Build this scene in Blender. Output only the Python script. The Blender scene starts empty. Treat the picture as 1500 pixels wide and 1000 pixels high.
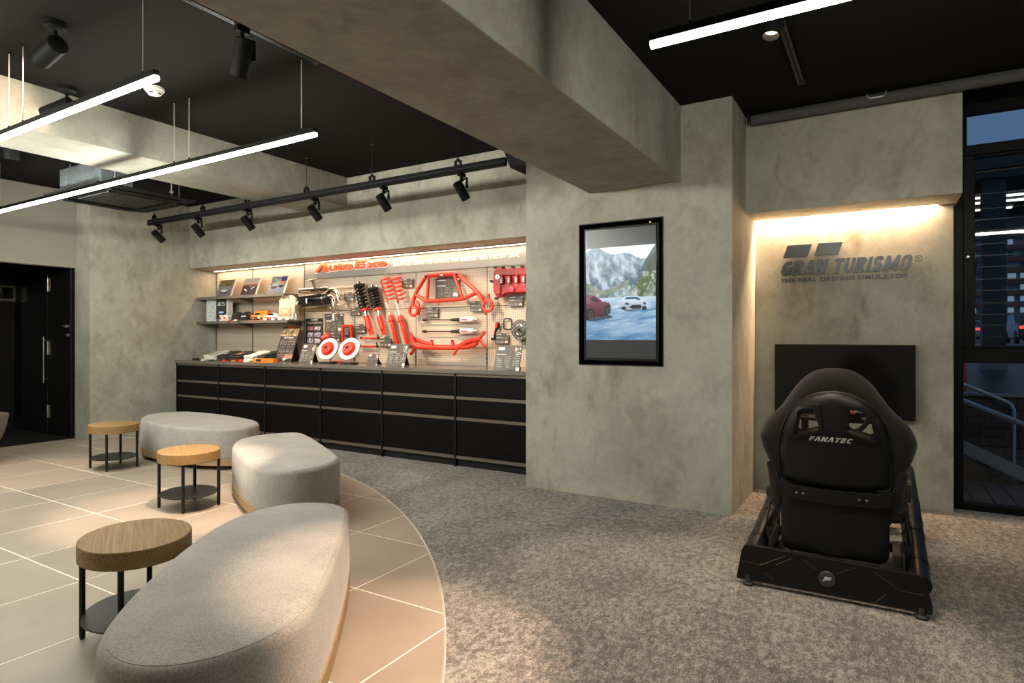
import bpy, bmesh, math, random
from mathutils import Vector, Matrix, geometry
random.seed(7)
scene = bpy.context.scene
COL = scene.collection

# ------------------------------------------------------------------ camera
FPX, CX, HY, EYE = 907.0, 750.0, 494.0, 1.35
TH = math.atan(547 / 907.0)
cam_d = bpy.data.cameras.new('camera')
cam_d.sensor_width = 36.0
cam_d.lens = FPX / 1500.0 * 36.0
cam_d.shift_y = -(500.0 - HY) / 1500.0
cam_d.clip_start = 0.05
cam = bpy.data.objects.new('camera', cam_d)
COL.objects.link(cam)
cam.location = (0, 0, EYE)
cam.rotation_euler = (math.pi / 2, 0, TH)
scene.camera = cam

# ------------------------------------------------------------------ world: rainy dusk
world = bpy.data.worlds.new('dusk_sky')
scene.world = world
world.use_nodes = True
bg = world.node_tree.nodes['Background']
bg.inputs[0].default_value = (0.16, 0.30, 0.52, 1)
bg.inputs[1].default_value = 0.5

# ------------------------------------------------------------------ exposure and light levels
vs = scene.view_settings
vs.view_transform = 'Standard'
vs.look = 'None'
vs.exposure = 0.0
vs.gamma = 1.0
vs.use_curve_mapping = False
LED_POWER = 120.0
SPOT_POWER = 380.0
TRACK_POWER = 122.0
COVE_DISPLAY = 3.6       # watts per metre
COVE_LOGO = 60.0
WARM = (1.0, 0.73, 0.53)
WARM2 = (1.0, 0.66, 0.40)
WHITE = (1.0, 0.99, 0.87)

# ------------------------------------------------------------------ small geometry kit
def ray(px, py):
    a = (px - CX) / FPX
    return (-math.sin(TH) + a * math.cos(TH), math.cos(TH) + a * math.sin(TH), (HY - py) / FPX)
def W(px, py, y):                      # point on the plane of constant y
    r = ray(px, py); t = y / r[1]
    return Vector((r[0] * t, y, EYE + r[2] * t))
def WX(px, py, x):
    r = ray(px, py); t = x / r[0]
    return Vector((x, r[1] * t, EYE + r[2] * t))
def WZ(px, py, z=0.0):                 # point on a horizontal plane
    r = ray(px, py); t = (z - EYE) / r[2]
    return Vector((r[0] * t, r[1] * t, z))

def frame_from(axis, up=(0, 0, 1)):
    a = Vector(axis).normalized()
    u = Vector(up)
    if abs(a.dot(u)) > 0.98: u = Vector((1, 0, 0))
    x = u.cross(a).normalized(); y = a.cross(x)
    return x, y, a

class MB:
    def __init__(s): s.v = []; s.f = []
    def add(s, vs_, fs_):
        n = len(s.v); s.v += [tuple(v) for v in vs_]; s.f += [tuple(i + n for i in f) for f in fs_]
        return s
    def box(s, x0, x1, y0, y1, z0, z1, M=None):
        p = [Vector((x, y, z)) for z in (z0, z1) for y in (y0, y1) for x in (x0, x1)]
        if M: p = [M @ q for q in p]
        return s.add(p, [(0, 2, 3, 1), (4, 5, 7, 6), (0, 1, 5, 4), (2, 6, 7, 3), (0, 4, 6, 2), (1, 3, 7, 5)])
    def cyl(s, p0, p1, r0, r1=None, seg=16, caps=True):
        return s.tube([p0, p1], [r0, r0 if r1 is None else r1], seg, caps=caps)
    def tube(s, pts, r, seg=8, closed=False, caps=True, flat=1.0, up=(0, 0, 1)):
        pts = [Vector(p) for p in pts]; n = len(pts)
        rr = r if isinstance(r, (list, tuple)) else [r] * n
        vs_, fs_ = [], []
        px = None
        for i, p in enumerate(pts):
            if closed: d = pts[(i + 1) % n] - pts[i - 1]
            else: d = pts[min(i + 1, n - 1)] - pts[max(i - 1, 0)]
            if d.length < 1e-9: d = Vector((0, 0, 1))
            d.normalize()
            if px is None: x, y, _ = frame_from(d, up)
            else:
                x = px - d * px.dot(d)
                x = x.normalized() if x.length > 1e-6 else frame_from(d, up)[0]
                y = d.cross(x)
            px = x
            for k in range(seg):
                a = 2 * math.pi * k / seg
                vs_.append(p + x * math.cos(a) * rr[i] + y * math.sin(a) * rr[i] * flat)
        for i in range(n if closed else n - 1):
            j = (i + 1) % n
            for k in range(seg):
                l = (k + 1) % seg
                fs_.append((i * seg + k, i * seg + l, j * seg + l, j * seg + k))
        if caps and not closed:
            fs_.append(tuple(range(seg))[::-1]); fs_.append(tuple((n - 1) * seg + k for k in range(seg)))
        return s.add(vs_, fs_)
    def lathe(s, prof, origin=(0, 0, 0), axis=(0, 0, 1), seg=24, close=True):
        x, y, a = frame_from(axis); o = Vector(origin); vs_, fs_ = [], []
        for r, h in prof:
            for k in range(seg):
                t = 2 * math.pi * k / seg
                vs_.append(o + a * h + (x * math.cos(t) + y * math.sin(t)) * max(r, 1e-5))
        for i in range(len(prof) - 1):
            for k in range(seg):
                l = (k + 1) % seg
                fs_.append((i * seg + k, i * seg + l, (i + 1) * seg + l, (i + 1) * seg + k))
        if close:
            if prof[0][0] > 1e-4: fs_.append(tuple(range(seg))[::-1])
            if prof[-1][0] > 1e-4: fs_.append(tuple((len(prof) - 1) * seg + k for k in range(seg)))
        return s.add(vs_, fs_)
    def prism(s, poly, w0, w1, f):       # f(u, v, w) -> xyz
        n = len(poly)
        vs_ = [f(u, v, w0) for u, v in poly] + [f(u, v, w1) for u, v in poly]
        fs_ = [tuple(range(n))[::-1], tuple(range(n, 2 * n))] + [(i, (i + 1) % n, (i + 1) % n + n, i + n) for i in range(n)]
        return s.add(vs_, fs_)
    def ring(s, outer, inner, w0, w1, f):
        n = len(outer)
        vs_ = [f(u, v, w) for w in (w0, w1) for L in (outer, inner) for u, v in L]
        fs_ = []
        for i in range(n):
            j = (i + 1) % n
            fs_ += [(i, j, n + j, n + i), (2 * n + i, 3 * n + i, 3 * n + j, 2 * n + j),
                    (i, 2 * n + i, 2 * n + j, j), (n + i, n + j, 3 * n + j, 3 * n + i)]
        return s.add(vs_, fs_)
    def mesh(s, name, smooth=None):
        me = bpy.data.meshes.new(name)
        me.from_pydata(s.v, [], s.f)
        bm = bmesh.new(); bm.from_mesh(me)
        bmesh.ops.recalc_face_normals(bm, faces=bm.faces)
        bm.to_mesh(me); bm.free()
        if smooth:
            me.shade_smooth(); me.set_sharp_from_angle(angle=math.radians(smooth))
        return me
    def build(s, name, mat, parent=None, smooth=None, bevel=0.0, loc=None, seg=2, subsurf=0):
        return link(name, s.mesh(name, smooth), mat, parent, bevel, loc, seg, subsurf)

def link(name, me, mat, parent=None, bevel=0.0, loc=None, seg=2, subsurf=0):
    o = bpy.data.objects.new(name, me)
    COL.objects.link(o)
    if mat is not None:
        me.materials.clear()
        me.materials.append(M[mat] if isinstance(mat, str) else mat)
    if parent: o.parent = parent
    if loc is not None: o.location = loc
    if bevel:
        b = o.modifiers.new('bevel', 'BEVEL'); b.width = bevel; b.segments = seg; b.limit_method = 'ANGLE'
        b.angle_limit = math.radians(40); b.harden_normals = False
    if subsurf:
        m = o.modifiers.new('sub', 'SUBSURF'); m.levels = subsurf; m.render_levels = subsurf
    return o

def tag(o, label=None, cat=None, group=None, kind=None):
    if label: o['label'] = label
    if cat: o['category'] = cat
    if group: o['group'] = group
    if kind: o['kind'] = kind
    return o
def thing(name, label, cat, loc=(0, 0, 0), rz=0.0, group=None):
    o = bpy.data.objects.new(name, None); COL.objects.link(o)
    o.empty_display_size = 0.1
    o.location = loc; o.rotation_euler = (0, 0, rz)
    return tag(o, label, cat, group)
def copy_tree(o, parent=None):
    c = o.copy(); COL.objects.link(c); c.parent = parent
    for ch in list(o.children): copy_tree(ch, c)
    return c
def XZ(y0=0.0):                        # polygons drawn on a wall facing -y; w runs towards the viewer
    return lambda u, v, w: (u, y0 - w, v)
def FLAT(u, v, w): return (u, v, w)
def ellipse(rx, ry, n=32, cx=0, cy=0, rot=0):
    c, s_ = math.cos(rot), math.sin(rot)
    return [(cx + rx * math.cos(t) * c - ry * math.sin(t) * s_, cy + rx * math.cos(t) * s_ + ry * math.sin(t) * c)
            for t in (2 * math.pi * k / n for k in range(n))]
def rrect(x0, x1, z0, z1, r, n=4):
    out = []
    for cx, cz, a0 in ((x1 - r, z1 - r, 0), (x0 + r, z1 - r, 90), (x0 + r, z0 + r, 180), (x1 - r, z0 + r, 270)):
        for k in range(n + 1):
            a = math.radians(a0 + 90 * k / n); out.append((cx + r * math.cos(a), cz + r * math.sin(a)))
    return out
def spline(pts, per=6, closed=True):
    n = len(pts); P = [Vector(p) for p in pts]; out = []
    rng = range(n) if closed else range(n - 1)
    for i in rng:
        g = lambda k: P[k % n] if closed else P[max(0, min(n - 1, k))]
        a, b, c, d = g(i - 1), g(i), g(i + 1), g(i + 2)
        for k in range(per):
            t = k / per
            out.append(0.5 * ((2 * b) + (c - a) * t + (2 * a - 5 * b + 4 * c - d) * t * t + (3 * b - a - 3 * c + d) * t ** 3))
    if not closed: out.append(P[-1])
    return out

# ------------------------------------------------------------------ materials
M = {}
def lin(c): return tuple((x / 12.92 if x <= 0.04045 else ((x + 0.055) / 1.055) ** 2.4) for x in c)
def hexc(h): return lin(tuple(int(h[i:i + 2], 16) / 255 for i in (0, 2, 4)))
def new_mat(name):
    m = bpy.data.materials.new(name); m.use_nodes = True; M[name] = m
    nt = m.node_tree; return m, nt, nt.nodes['Principled BSDF']
def simple(name, col, rough=0.5, metal=0.0, emit=None, estr=0.0, noise=None, bump=None, coat=0.0, spec=None, sheen=0.0, stretch=(1, 1, 1)):
    m, nt, b = new_mat(name)
    b.inputs['Base Color'].default_value = (*col, 1)
    b.inputs['Roughness'].default_value = rough
    b.inputs['Metallic'].default_value = metal
    if coat: b.inputs['Coat Weight'].default_value = coat; b.inputs['Coat Roughness'].default_value = 0.1
    if spec is not None: b.inputs['Specular IOR Level'].default_value = spec
    if sheen: b.inputs['Sheen Weight'].default_value = sheen
    if emit: b.inputs['Emission Color'].default_value = (*emit, 1); b.inputs['Emission Strength'].default_value = estr
    if noise or bump:
        tc = nt.nodes.new('ShaderNodeTexCoord'); mp = nt.nodes.new('ShaderNodeMapping')
        mp.inputs['Scale'].default_value = stretch
        nt.links.new(tc.outputs['Object'], mp.inputs[0])
    if noise:
        sc, det, col2 = noise
        n = nt.nodes.new('ShaderNodeTexNoise'); n.inputs['Scale'].default_value = sc; n.inputs['Detail'].default_value = det
        n.inputs['Roughness'].default_value = 0.6
        r = nt.nodes.new('ShaderNodeMapRange'); r.inputs[1].default_value = 0.3; r.inputs[2].default_value = 0.7
        mx = nt.nodes.new('ShaderNodeMix'); mx.data_type = 'RGBA'
        mx.inputs[6].default_value = (*col, 1); mx.inputs[7].default_value = (*col2, 1)
        nt.links.new(mp.outputs[0], n.inputs[0]); nt.links.new(n.outputs[0], r.inputs[0]); nt.links.new(r.outputs[0], mx.inputs[0])
        nt.links.new(mx.outputs[2], b.inputs['Base Color'])
    if bump:
        sc, st, dist = bump
        n = nt.nodes.new('ShaderNodeTexNoise'); n.inputs['Scale'].default_value = sc; n.inputs['Detail'].default_value = 4
        bp = nt.nodes.new('ShaderNodeBump'); bp.inputs['Strength'].default_value = st; bp.inputs['Distance'].default_value = dist
        nt.links.new(mp.outputs[0], n.inputs[0]); nt.links.new(n.outputs[0], bp.inputs['Height']); nt.links.new(bp.outputs[0], b.inputs['Normal'])
    return m

def concrete(name, c1, c2, c3):
    m, nt, b = new_mat(name); N = nt.nodes.new; L = nt.links.new
    tc = N('ShaderNodeTexCoord'); mp = N('ShaderNodeMapping'); L(tc.outputs['Object'], mp.inputs[0])
    mp.inputs['Scale'].default_value = (1, 1, 0.8)
    n1 = N('ShaderNodeTexNoise'); n1.inputs['Scale'].default_value = 1.3; n1.inputs['Detail'].default_value = 6; n1.inputs['Distortion'].default_value = 0.9
    n2 = N('ShaderNodeTexNoise'); n2.inputs['Scale'].default_value = 3.2; n2.inputs['Detail'].default_value = 10; n2.inputs['Roughness'].default_value = 0.66; n2.inputs['Distortion'].default_value = 0.3
    r1 = N('ShaderNodeValToRGB'); r1.color_ramp.elements[0].position = 0.34; r1.color_ramp.elements[1].position = 0.66
    r1.color_ramp.elements[0].color = (*c1, 1); r1.color_ramp.elements[1].color = (*c2, 1)
    r2 = N('ShaderNodeMapRange'); r2.inputs[1].default_value = 0.48; r2.inputs[2].default_value = 0.78; r2.inputs[4].default_value = 0.75
    mx = N('ShaderNodeMix'); mx.data_type = 'RGBA'; mx.inputs[7].default_value = (*c3, 1)
    for n in (n1, n2): L(mp.outputs[0], n.inputs[0])
    L(n1.outputs[0], r1.inputs[0]); L(n2.outputs[0], r2.inputs[0]); L(r1.outputs[0], mx.inputs[6]); L(r2.outputs[0], mx.inputs[0])
    n3 = N('ShaderNodeTexNoise'); n3.inputs['Scale'].default_value = 9; n3.inputs['Detail'].default_value = 7; n3.inputs['Roughness'].default_value = 0.7; n3.inputs['Distortion'].default_value = 1.2
    L(mp.outputs[0], n3.inputs[0])
    r3 = N('ShaderNodeMapRange'); r3.inputs[1].default_value = 0.34; r3.inputs[2].default_value = 0.66; r3.inputs[3].default_value = 0.86; r3.inputs[4].default_value = 1.07
    L(n3.outputs[0], r3.inputs[0])
    mp4 = N('ShaderNodeMapping'); mp4.inputs['Scale'].default_value = (4.2, 4.2, 1.7); L(tc.outputs['Object'], mp4.inputs[0])
    n4 = N('ShaderNodeTexNoise'); n4.inputs['Scale'].default_value = 1.0; n4.inputs['Detail'].default_value = 8; n4.inputs['Roughness'].default_value = 0.62; L(mp4.outputs[0], n4.inputs[0])
    r4 = N('ShaderNodeMapRange'); r4.inputs[1].default_value = 0.60; r4.inputs[2].default_value = 0.74; r4.inputs[4].default_value = 0.62; L(n4.outputs[0], r4.inputs[0])
    mx4 = N('ShaderNodeMix'); mx4.data_type = 'RGBA'; mx4.inputs[7].default_value = (c3[0] * 0.9, c3[1] * 0.82, c3[2] * 0.72, 1)
    L(mx.outputs[2], mx4.inputs[6]); L(r4.outputs[0], mx4.inputs[0])
    hs = N('ShaderNodeHueSaturation'); L(mx4.outputs[2], hs.inputs['Color']); L(r3.outputs[0], hs.inputs['Value'])
    L(hs.outputs[0], b.inputs['Base Color'])
    b.inputs['Roughness'].default_value = 0.72
    bp = N('ShaderNodeBump'); bp.inputs['Strength'].default_value = 0.25; bp.inputs['Distance'].default_value = 0.004
    L(n2.outputs[0], bp.inputs['Height']); L(bp.outputs[0], b.inputs['Normal'])
concrete('concrete', (0.345, 0.336, 0.278), (0.455, 0.445, 0.375), (0.205, 0.185, 0.135))
concrete('concrete_beam', (0.27, 0.262, 0.222), (0.35, 0.342, 0.292), (0.19, 0.172, 0.135))
simple('wall_paint', (0.30, 0.285, 0.245), 0.75, bump=(30, 0.06, 0.002))
simple('ceiling_paint', (0.0118, 0.0110, 0.0103), 0.95, spec=0.08, bump=(40, 0.1, 0.002))
simple('black_wall', (0.0045, 0.0045, 0.005), 0.55, spec=0.25)
simple('black_paint', (0.0055, 0.0056, 0.006), 0.45, spec=0.3)
simple('black_matte', (0.006, 0.006, 0.006), 0.75, spec=0.3)
simple('black_metal', (0.010, 0.010, 0.0105), 0.4, metal=0.2, spec=0.4)
simple('black_gloss', (0.008, 0.008, 0.009), 0.12)
simple('lamp_black', (0.0052, 0.0055, 0.0057), 0.6, spec=0.12)
simple('steel', (0.62, 0.60, 0.57), 0.28, metal=1.0)
simple('chrome', (0.78, 0.74, 0.68), 0.13, metal=1.0)
simple('dark_chrome', (0.10, 0.11, 0.115), 0.24, metal=1.0)
simple('galvanised', (0.42, 0.47, 0.50), 0.45, metal=0.8, noise=(25, 3, (0.33, 0.38, 0.42)))
simple('wire', (0.5, 0.48, 0.44), 0.4, metal=0.6)
simple('rail_bronze', (0.30, 0.255, 0.205), 0.38, metal=0.75)
simple('counter_edge', (0.12, 0.108, 0.095), 0.4, noise=(60, 2, (0.17, 0.155, 0.14)), stretch=(0.05, 1, 1))
simple('counter_top', (0.16, 0.135, 0.115), 0.16)
simple('cabinet_black', (0.0036, 0.0034, 0.0032), 0.5, spec=0.10, noise=(3, 4, (0.0065, 0.006, 0.0055)), stretch=(1, 1, 12))
simple('shelf_grey', (0.17, 0.155, 0.135), 0.4, metal=0.2)
simple('sign_silver', (0.25, 0.24, 0.225), 0.5, metal=0.3)
simple('red', (0.72, 0.032, 0.008), 0.38, coat=0.08)
simple('red_dark', (0.36, 0.008, 0.009), 0.42, bump=(120, 0.15, 0.001))
simple('red_sign', (0.80, 0.055, 0.006), 0.5)
simple('red_pink', (0.8, 0.05, 0.12), 0.4)
simple('white', (0.80, 0.78, 0.74), 0.55)
simple('white_plastic', (0.74, 0.72, 0.68), 0.45)
simple('disc_white', (0.82, 0.78, 0.72), 0.5)
simple('black_rubber', (0.015, 0.015, 0.015), 0.65)
simple('orange', (0.85, 0.24, 0.02), 0.5)
simple('kraft', (0.72, 0.60, 0.44), 0.8, noise=(40, 3, (0.66, 0.54, 0.39)))
simple('tee_white', (0.72, 0.69, 0.63), 0.85, bump=(30, 0.3, 0.004))
simple('tee_black', (0.035, 0.033, 0.032), 0.9, bump=(30, 0.3, 0.004))
simple('cap_black', (0.018, 0.017, 0.017), 0.9)
simple('card', (0.78, 0.75, 0.70), 0.7)
simple('acrylic', (0.80, 0.70, 0.58), 0.2)
simple('silver_letter', (0.085, 0.088, 0.092), 0.34, metal=0.7)
simple('gold', (0.55, 0.42, 0.25), 0.3, metal=0.9)
simple('lettering', (0.62, 0.64, 0.64), 0.5)
simple('gunmetal', (0.11, 0.105, 0.10), 0.42, metal=0.8)
simple('seat_fabric', (0.0095, 0.0085, 0.008), 0.95, spec=0.2, sheen=0.14, bump=(350, 0.4, 0.002))
simple('seat_plastic', (0.0055, 0.0056, 0.0054), 0.5, spec=0.28, bump=(500, 0.12, 0.001))
simple('rig_black', (0.0062, 0.0060, 0.0056), 0.42, spec=0.3)
simple('rig_tube', (0.0055, 0.0058, 0.0064), 0.35, spec=0.4, bump=(300, 0.1, 0.001))
simple('groove', (0.07, 0.058, 0.046), 0.35, metal=0.6)
simple('badge', (0.05, 0.045, 0.042), 0.45)
simple('pipe_grey', (0.085, 0.083, 0.080), 0.85, spec=0.2, bump=(150, 0.4, 0.004))
simple('grout', (0.88, 0.83, 0.74), 0.8)
simple('edge_trim', (0.55, 0.50, 0.43), 0.4)
simple('hinge', (0.45, 0.42, 0.37), 0.35, metal=0.9)
simple('frame_black', (0.0045, 0.0047, 0.0052), 0.45, spec=0.15)
simple('led', (1, 1, 1), 0.5, emit=WHITE, estr=LED_POWER)
simple('lens_on', (1, 0.9, 0.8), 0.4, emit=WARM, estr=9.0)
simple('lens_reflector', (0.85, 0.72, 0.58), 0.3, metal=0.6)
simple('cove_strip', (1, 0.9, 0.8), 0.4, emit=WARM, estr=10.0)
simple('indicator', (0.5, 0.5, 0.05), 0.4, emit=(0.8, 0.8, 0.1), estr=1.0)
# outdoors
simple('asphalt', (0.030, 0.034, 0.040), 0.30, bump=(9, 0.35, 0.01))
simple('deck', (0.075, 0.06, 0.052), 0.35, noise=(9, 4, (0.04, 0.034, 0.032)))
simple('brick_dark', (0.085, 0.050, 0.040), 0.75, noise=(14, 3, (0.055, 0.036, 0.032)))
simple('mortar', (0.035, 0.032, 0.030), 0.9)
simple('rail_steel', (0.45, 0.52, 0.58), 0.35, metal=0.9)
simple('kerb_concrete', (0.20, 0.21, 0.22), 0.6)
simple('pillar_dark', (0.030, 0.033, 0.036), 0.6)
simple('soffit_dark', (0.05, 0.05, 0.05), 0.8)
simple('block_red', (0.30, 0.10, 0.075), 0.8)
simple('block_grey', (0.25, 0.27, 0.30), 0.8)
simple('lit_window', (0.25, 0.32, 0.36), 0.5, emit=(0.45, 0.68, 0.9), estr=0.28)
simple('dark_window', (0.03, 0.04, 0.05), 0.2)
simple('car_white', (0.45, 0.47, 0.50), 0.25)
simple('car_dark', (0.05, 0.055, 0.065), 0.2)
simple('car_glass', (0.015, 0.018, 0.022), 0.08)
simple('tail_light', (0.5, 0.02, 0.02), 0.3, emit=(1.0, 0.05, 0.03), estr=2.2)
simple('street_lamp_glow', (1, 1, 1), 0.4, emit=(1.0, 0.97, 0.85), estr=2.2)
simple('leaf_dark', (0.03, 0.05, 0.025), 0.8)

m, nt, b = new_mat('glass')            # thin window pane
b.inputs['Base Color'].default_value = (0.9, 0.95, 1.0, 1); b.inputs['Roughness'].default_value = 0.02
tr = nt.nodes.new('ShaderNodeBsdfTransparent'); tr.inputs[0].default_value = (0.86, 0.91, 0.95, 1)
gl = nt.nodes.new('ShaderNodeBsdfGlossy'); gl.inputs['Roughness'].default_value = 0.02
fr = nt.nodes.new('ShaderNodeFresnel'); fr.inputs[0].default_value = 1.5
ms = nt.nodes.new('ShaderNodeMixShader')
nt.links.new(fr.outputs[0], ms.inputs[0]); nt.links.new(tr.outputs[0], ms.inputs[1]); nt.links.new(gl.outputs[0], ms.inputs[2])
nt.links.new(ms.outputs[0], nt.nodes['Material Output'].inputs[0])

def print_mat(name, emission=None, rough=0.45):     # flat print: colours come from the picture attribute of the mesh
    m, nt, b = new_mat(name)
    at = nt.nodes.new('ShaderNodeAttribute'); at.attribute_name = 'picture'
    if emission:
        b.inputs['Base Color'].default_value = (0.01, 0.01, 0.01, 1)
        nt.links.new(at.outputs['Color'], b.inputs['Emission Color']); b.inputs['Emission Strength'].default_value = emission
    else:
        nt.links.new(at.outputs['Color'], b.inputs['Base Color'])
    b.inputs['Roughness'].default_value = rough
print_mat('printed'); print_mat('screen_picture', 1.0, 0.25)

m, nt, b = new_mat('carpet'); N = nt.nodes.new; L = nt.links.new
tc = N('ShaderNodeTexCoord')
mp = N('ShaderNodeMapping'); mp.inputs['Scale'].default_value = (1.35, 0.8, 1); L(tc.outputs['Object'], mp.inputs[0])
na = N('ShaderNodeTexNoise'); na.inputs['Scale'].default_value = 22; na.inputs['Detail'].default_value = 6; na.inputs['Roughness'].default_value = 0.72
nb = N('ShaderNodeTexNoise'); nb.inputs['Scale'].default_value = 120; nb.inputs['Detail'].default_value = 5; nb.inputs['Roughness'].default_value = 0.8
nc = N('ShaderNodeTexNoise'); nc.inputs['Scale'].default_value = 2.2; nc.inputs['Detail'].default_value = 3
for n in (na, nb, nc): L(mp.outputs[0], n.inputs[0])
ad = N('ShaderNodeMath'); ad.operation = 'MULTIPLY_ADD'; ad.inputs[1].default_value = 0.44
L(na.outputs[0], ad.inputs[0])
mu = N('ShaderNodeMath'); mu.operation = 'MULTIPLY'; mu.inputs[1].default_value = 0.70; L(nb.outputs[0], mu.inputs[0]); L(mu.outputs[0], ad.inputs[2])
ad2 = N('ShaderNodeMath'); ad2.operation = 'MULTIPLY_ADD'; ad2.inputs[1].default_value = 0.16; L(nc.outputs[0], ad2.inputs[0]); L(ad.outputs[0], ad2.inputs[2])
rp = N('ShaderNodeValToRGB'); e = rp.color_ramp.elements
e[0].position = 0.56; e[0].color = (0.066, 0.060, 0.053, 1); e[1].position = 0.74; e[1].color = (0.40, 0.36, 0.318, 1)
x = e.new(0.635); x.color = (0.125, 0.113, 0.100, 1); x = e.new(0.668); x.color = (0.262, 0.236, 0.208, 1)
L(ad2.outputs[0], rp.inputs[0]); L(rp.outputs[0], b.inputs['Base Color'])
b.inputs['Roughness'].default_value = 0.95; b.inputs['Sheen Weight'].default_value = 0.2
bp = N('ShaderNodeBump'); bp.inputs['Strength'].default_value = 0.8; bp.inputs['Distance'].default_value = 0.006
L(ad.outputs[0], bp.inputs['Height']); L(bp.outputs[0], b.inputs['Normal'])

m, nt, b = new_mat('tile'); N = nt.nodes.new; L = nt.links.new
tc = N('ShaderNodeTexCoord'); oi = N('ShaderNodeObjectInfo')
n1 = N('ShaderNodeTexNoise'); n1.inputs['Scale'].default_value = 2.5; n1.inputs['Detail'].default_value = 8; n1.noise_dimensions = '4D'
L(tc.outputs['Object'], n1.inputs[0]); L(oi.outputs['Random'], n1.inputs['W'])
rp = N('ShaderNodeValToRGB'); rp.color_ramp.elements[0].position = 0.3; rp.color_ramp.elements[1].position = 0.7
rp.color_ramp.elements[0].color = (0.295, 0.245, 0.192, 1); rp.color_ramp.elements[1].color = (0.365, 0.305, 0.242, 1)
L(n1.outputs[0], rp.inputs[0]); L(rp.outputs[0], b.inputs['Base Color']); b.inputs['Roughness'].default_value = 0.42

m, nt, b = new_mat('felt'); N = nt.nodes.new; L = nt.links.new
tc = N('ShaderNodeTexCoord')
n1 = N('ShaderNodeTexNoise'); n1.inputs['Scale'].default_value = 140; n1.inputs['Detail'].default_value = 5; n1.inputs['Roughness'].default_value = 0.75
n2 = N('ShaderNodeTexNoise'); n2.inputs['Scale'].default_value = 6; n2.inputs['Detail'].default_value = 4
for n in (n1, n2): L(tc.outputs['Object'], n.inputs[0])
ad = N('ShaderNodeMath'); ad.operation = 'MULTIPLY_ADD'; ad.inputs[1].default_value = 0.25; L(n2.outputs[0], ad.inputs[0]); L(n1.outputs[0], ad.inputs[2])
rp = N('ShaderNodeValToRGB'); rp.color_ramp.elements[0].position = 0.45; rp.color_ramp.elements[1].position = 0.82
rp.color_ramp.elements[0].color = (0.205, 0.187, 0.165, 1); rp.color_ramp.elements[1].color = (0.47, 0.44, 0.40, 1)
L(ad.outputs[0], rp.inputs[0]); L(rp.outputs[0], b.inputs['Base Color'])
b.inputs['Roughness'].default_value = 0.95; b.inputs['Sheen Weight'].default_value = 0.25
bp = N('ShaderNodeBump'); bp.inputs['Strength'].default_value = 0.35; bp.inputs['Distance'].default_value = 0.003
L(n1.outputs[0], bp.inputs['Height']); L(bp.outputs[0], b.inputs['Normal'])

def wood(name, ca, cb, stretch=(1.2, 14, 14)):
    m, nt, b = new_mat(name); N = nt.nodes.new; L = nt.links.new
    tc = N('ShaderNodeTexCoord'); mp = N('ShaderNodeMapping'); mp.inputs['Scale'].default_value = stretch
    L(tc.outputs['Object'], mp.inputs[0])
    n1 = N('ShaderNodeTexNoise'); n1.inputs['Scale'].default_value = 3; n1.inputs['Detail'].default_value = 9; n1.inputs['Roughness'].default_value = 0.65; n1.inputs['Distortion'].default_value = 0.35
    L(mp.outputs[0], n1.inputs[0])
    rp = N('ShaderNodeValToRGB'); rp.color_ramp.elements[0].position = 0.32; rp.color_ramp.elements[1].position = 0.68
    rp.color_ramp.elements[0].color = (*ca, 1); rp.color_ramp.elements[1].color = (*cb, 1)
    L(n1.outputs[0], rp.inputs[0]); L(rp.outputs[0], b.inputs['Base Color']); b.inputs['Roughness'].default_value = 0.55; b.inputs['Specular IOR Level'].default_value = 0.22
wood('oak', (0.175, 0.102, 0.040), (0.35, 0.22, 0.095), (1.2, 42, 42))
wood('oak_base', (0.26, 0.17, 0.085), (0.40, 0.28, 0.155))

# perforated board: rows of small dark holes
m, nt, b = new_mat('pegboard'); N = nt.nodes.new; L = nt.links.new
tc = N('ShaderNodeTexCoord'); sp = N('ShaderNodeSeparateXYZ'); L(tc.outputs['Object'], sp.inputs[0])
def cell(out, pitch):
    a = N('ShaderNodeMath'); a.operation = 'DIVIDE'; a.inputs[1].default_value = pitch; L(out, a.inputs[0])
    f = N('ShaderNodeMath'); f.operation = 'FRACT'; L(a.outputs[0], f.inputs[0])
    s_ = N('ShaderNodeMath'); s_.operation = 'SUBTRACT'; s_.inputs[1].default_value = 0.5; L(f.outputs[0], s_.inputs[0])
    q = N('ShaderNodeMath'); q.operation = 'MULTIPLY'; L(s_.outputs[0], q.inputs[0]); L(s_.outputs[0], q.inputs[1])
    return q
qx, qz = cell(sp.outputs['X'], 0.026), cell(sp.outputs['Z'], 0.026)
sm = N('ShaderNodeMath'); sm.operation = 'ADD'; L(qx.outputs[0], sm.inputs[0]); L(qz.outputs[0], sm.inputs[1])
lt = N('ShaderNodeMath'); lt.operation = 'LESS_THAN'; lt.inputs[1].default_value = 0.035; L(sm.outputs[0], lt.inputs[0])
mx = N('ShaderNodeMix'); mx.data_type = 'RGBA'; mx.inputs[6].default_value = (0.50, 0.42, 0.335, 1); mx.inputs[7].default_value = (0.10, 0.08, 0.06, 1)
L(lt.outputs[0], mx.inputs[0]); L(mx.outputs[2], b.inputs['Base Color']); b.inputs['Roughness'].default_value = 0.45

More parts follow.
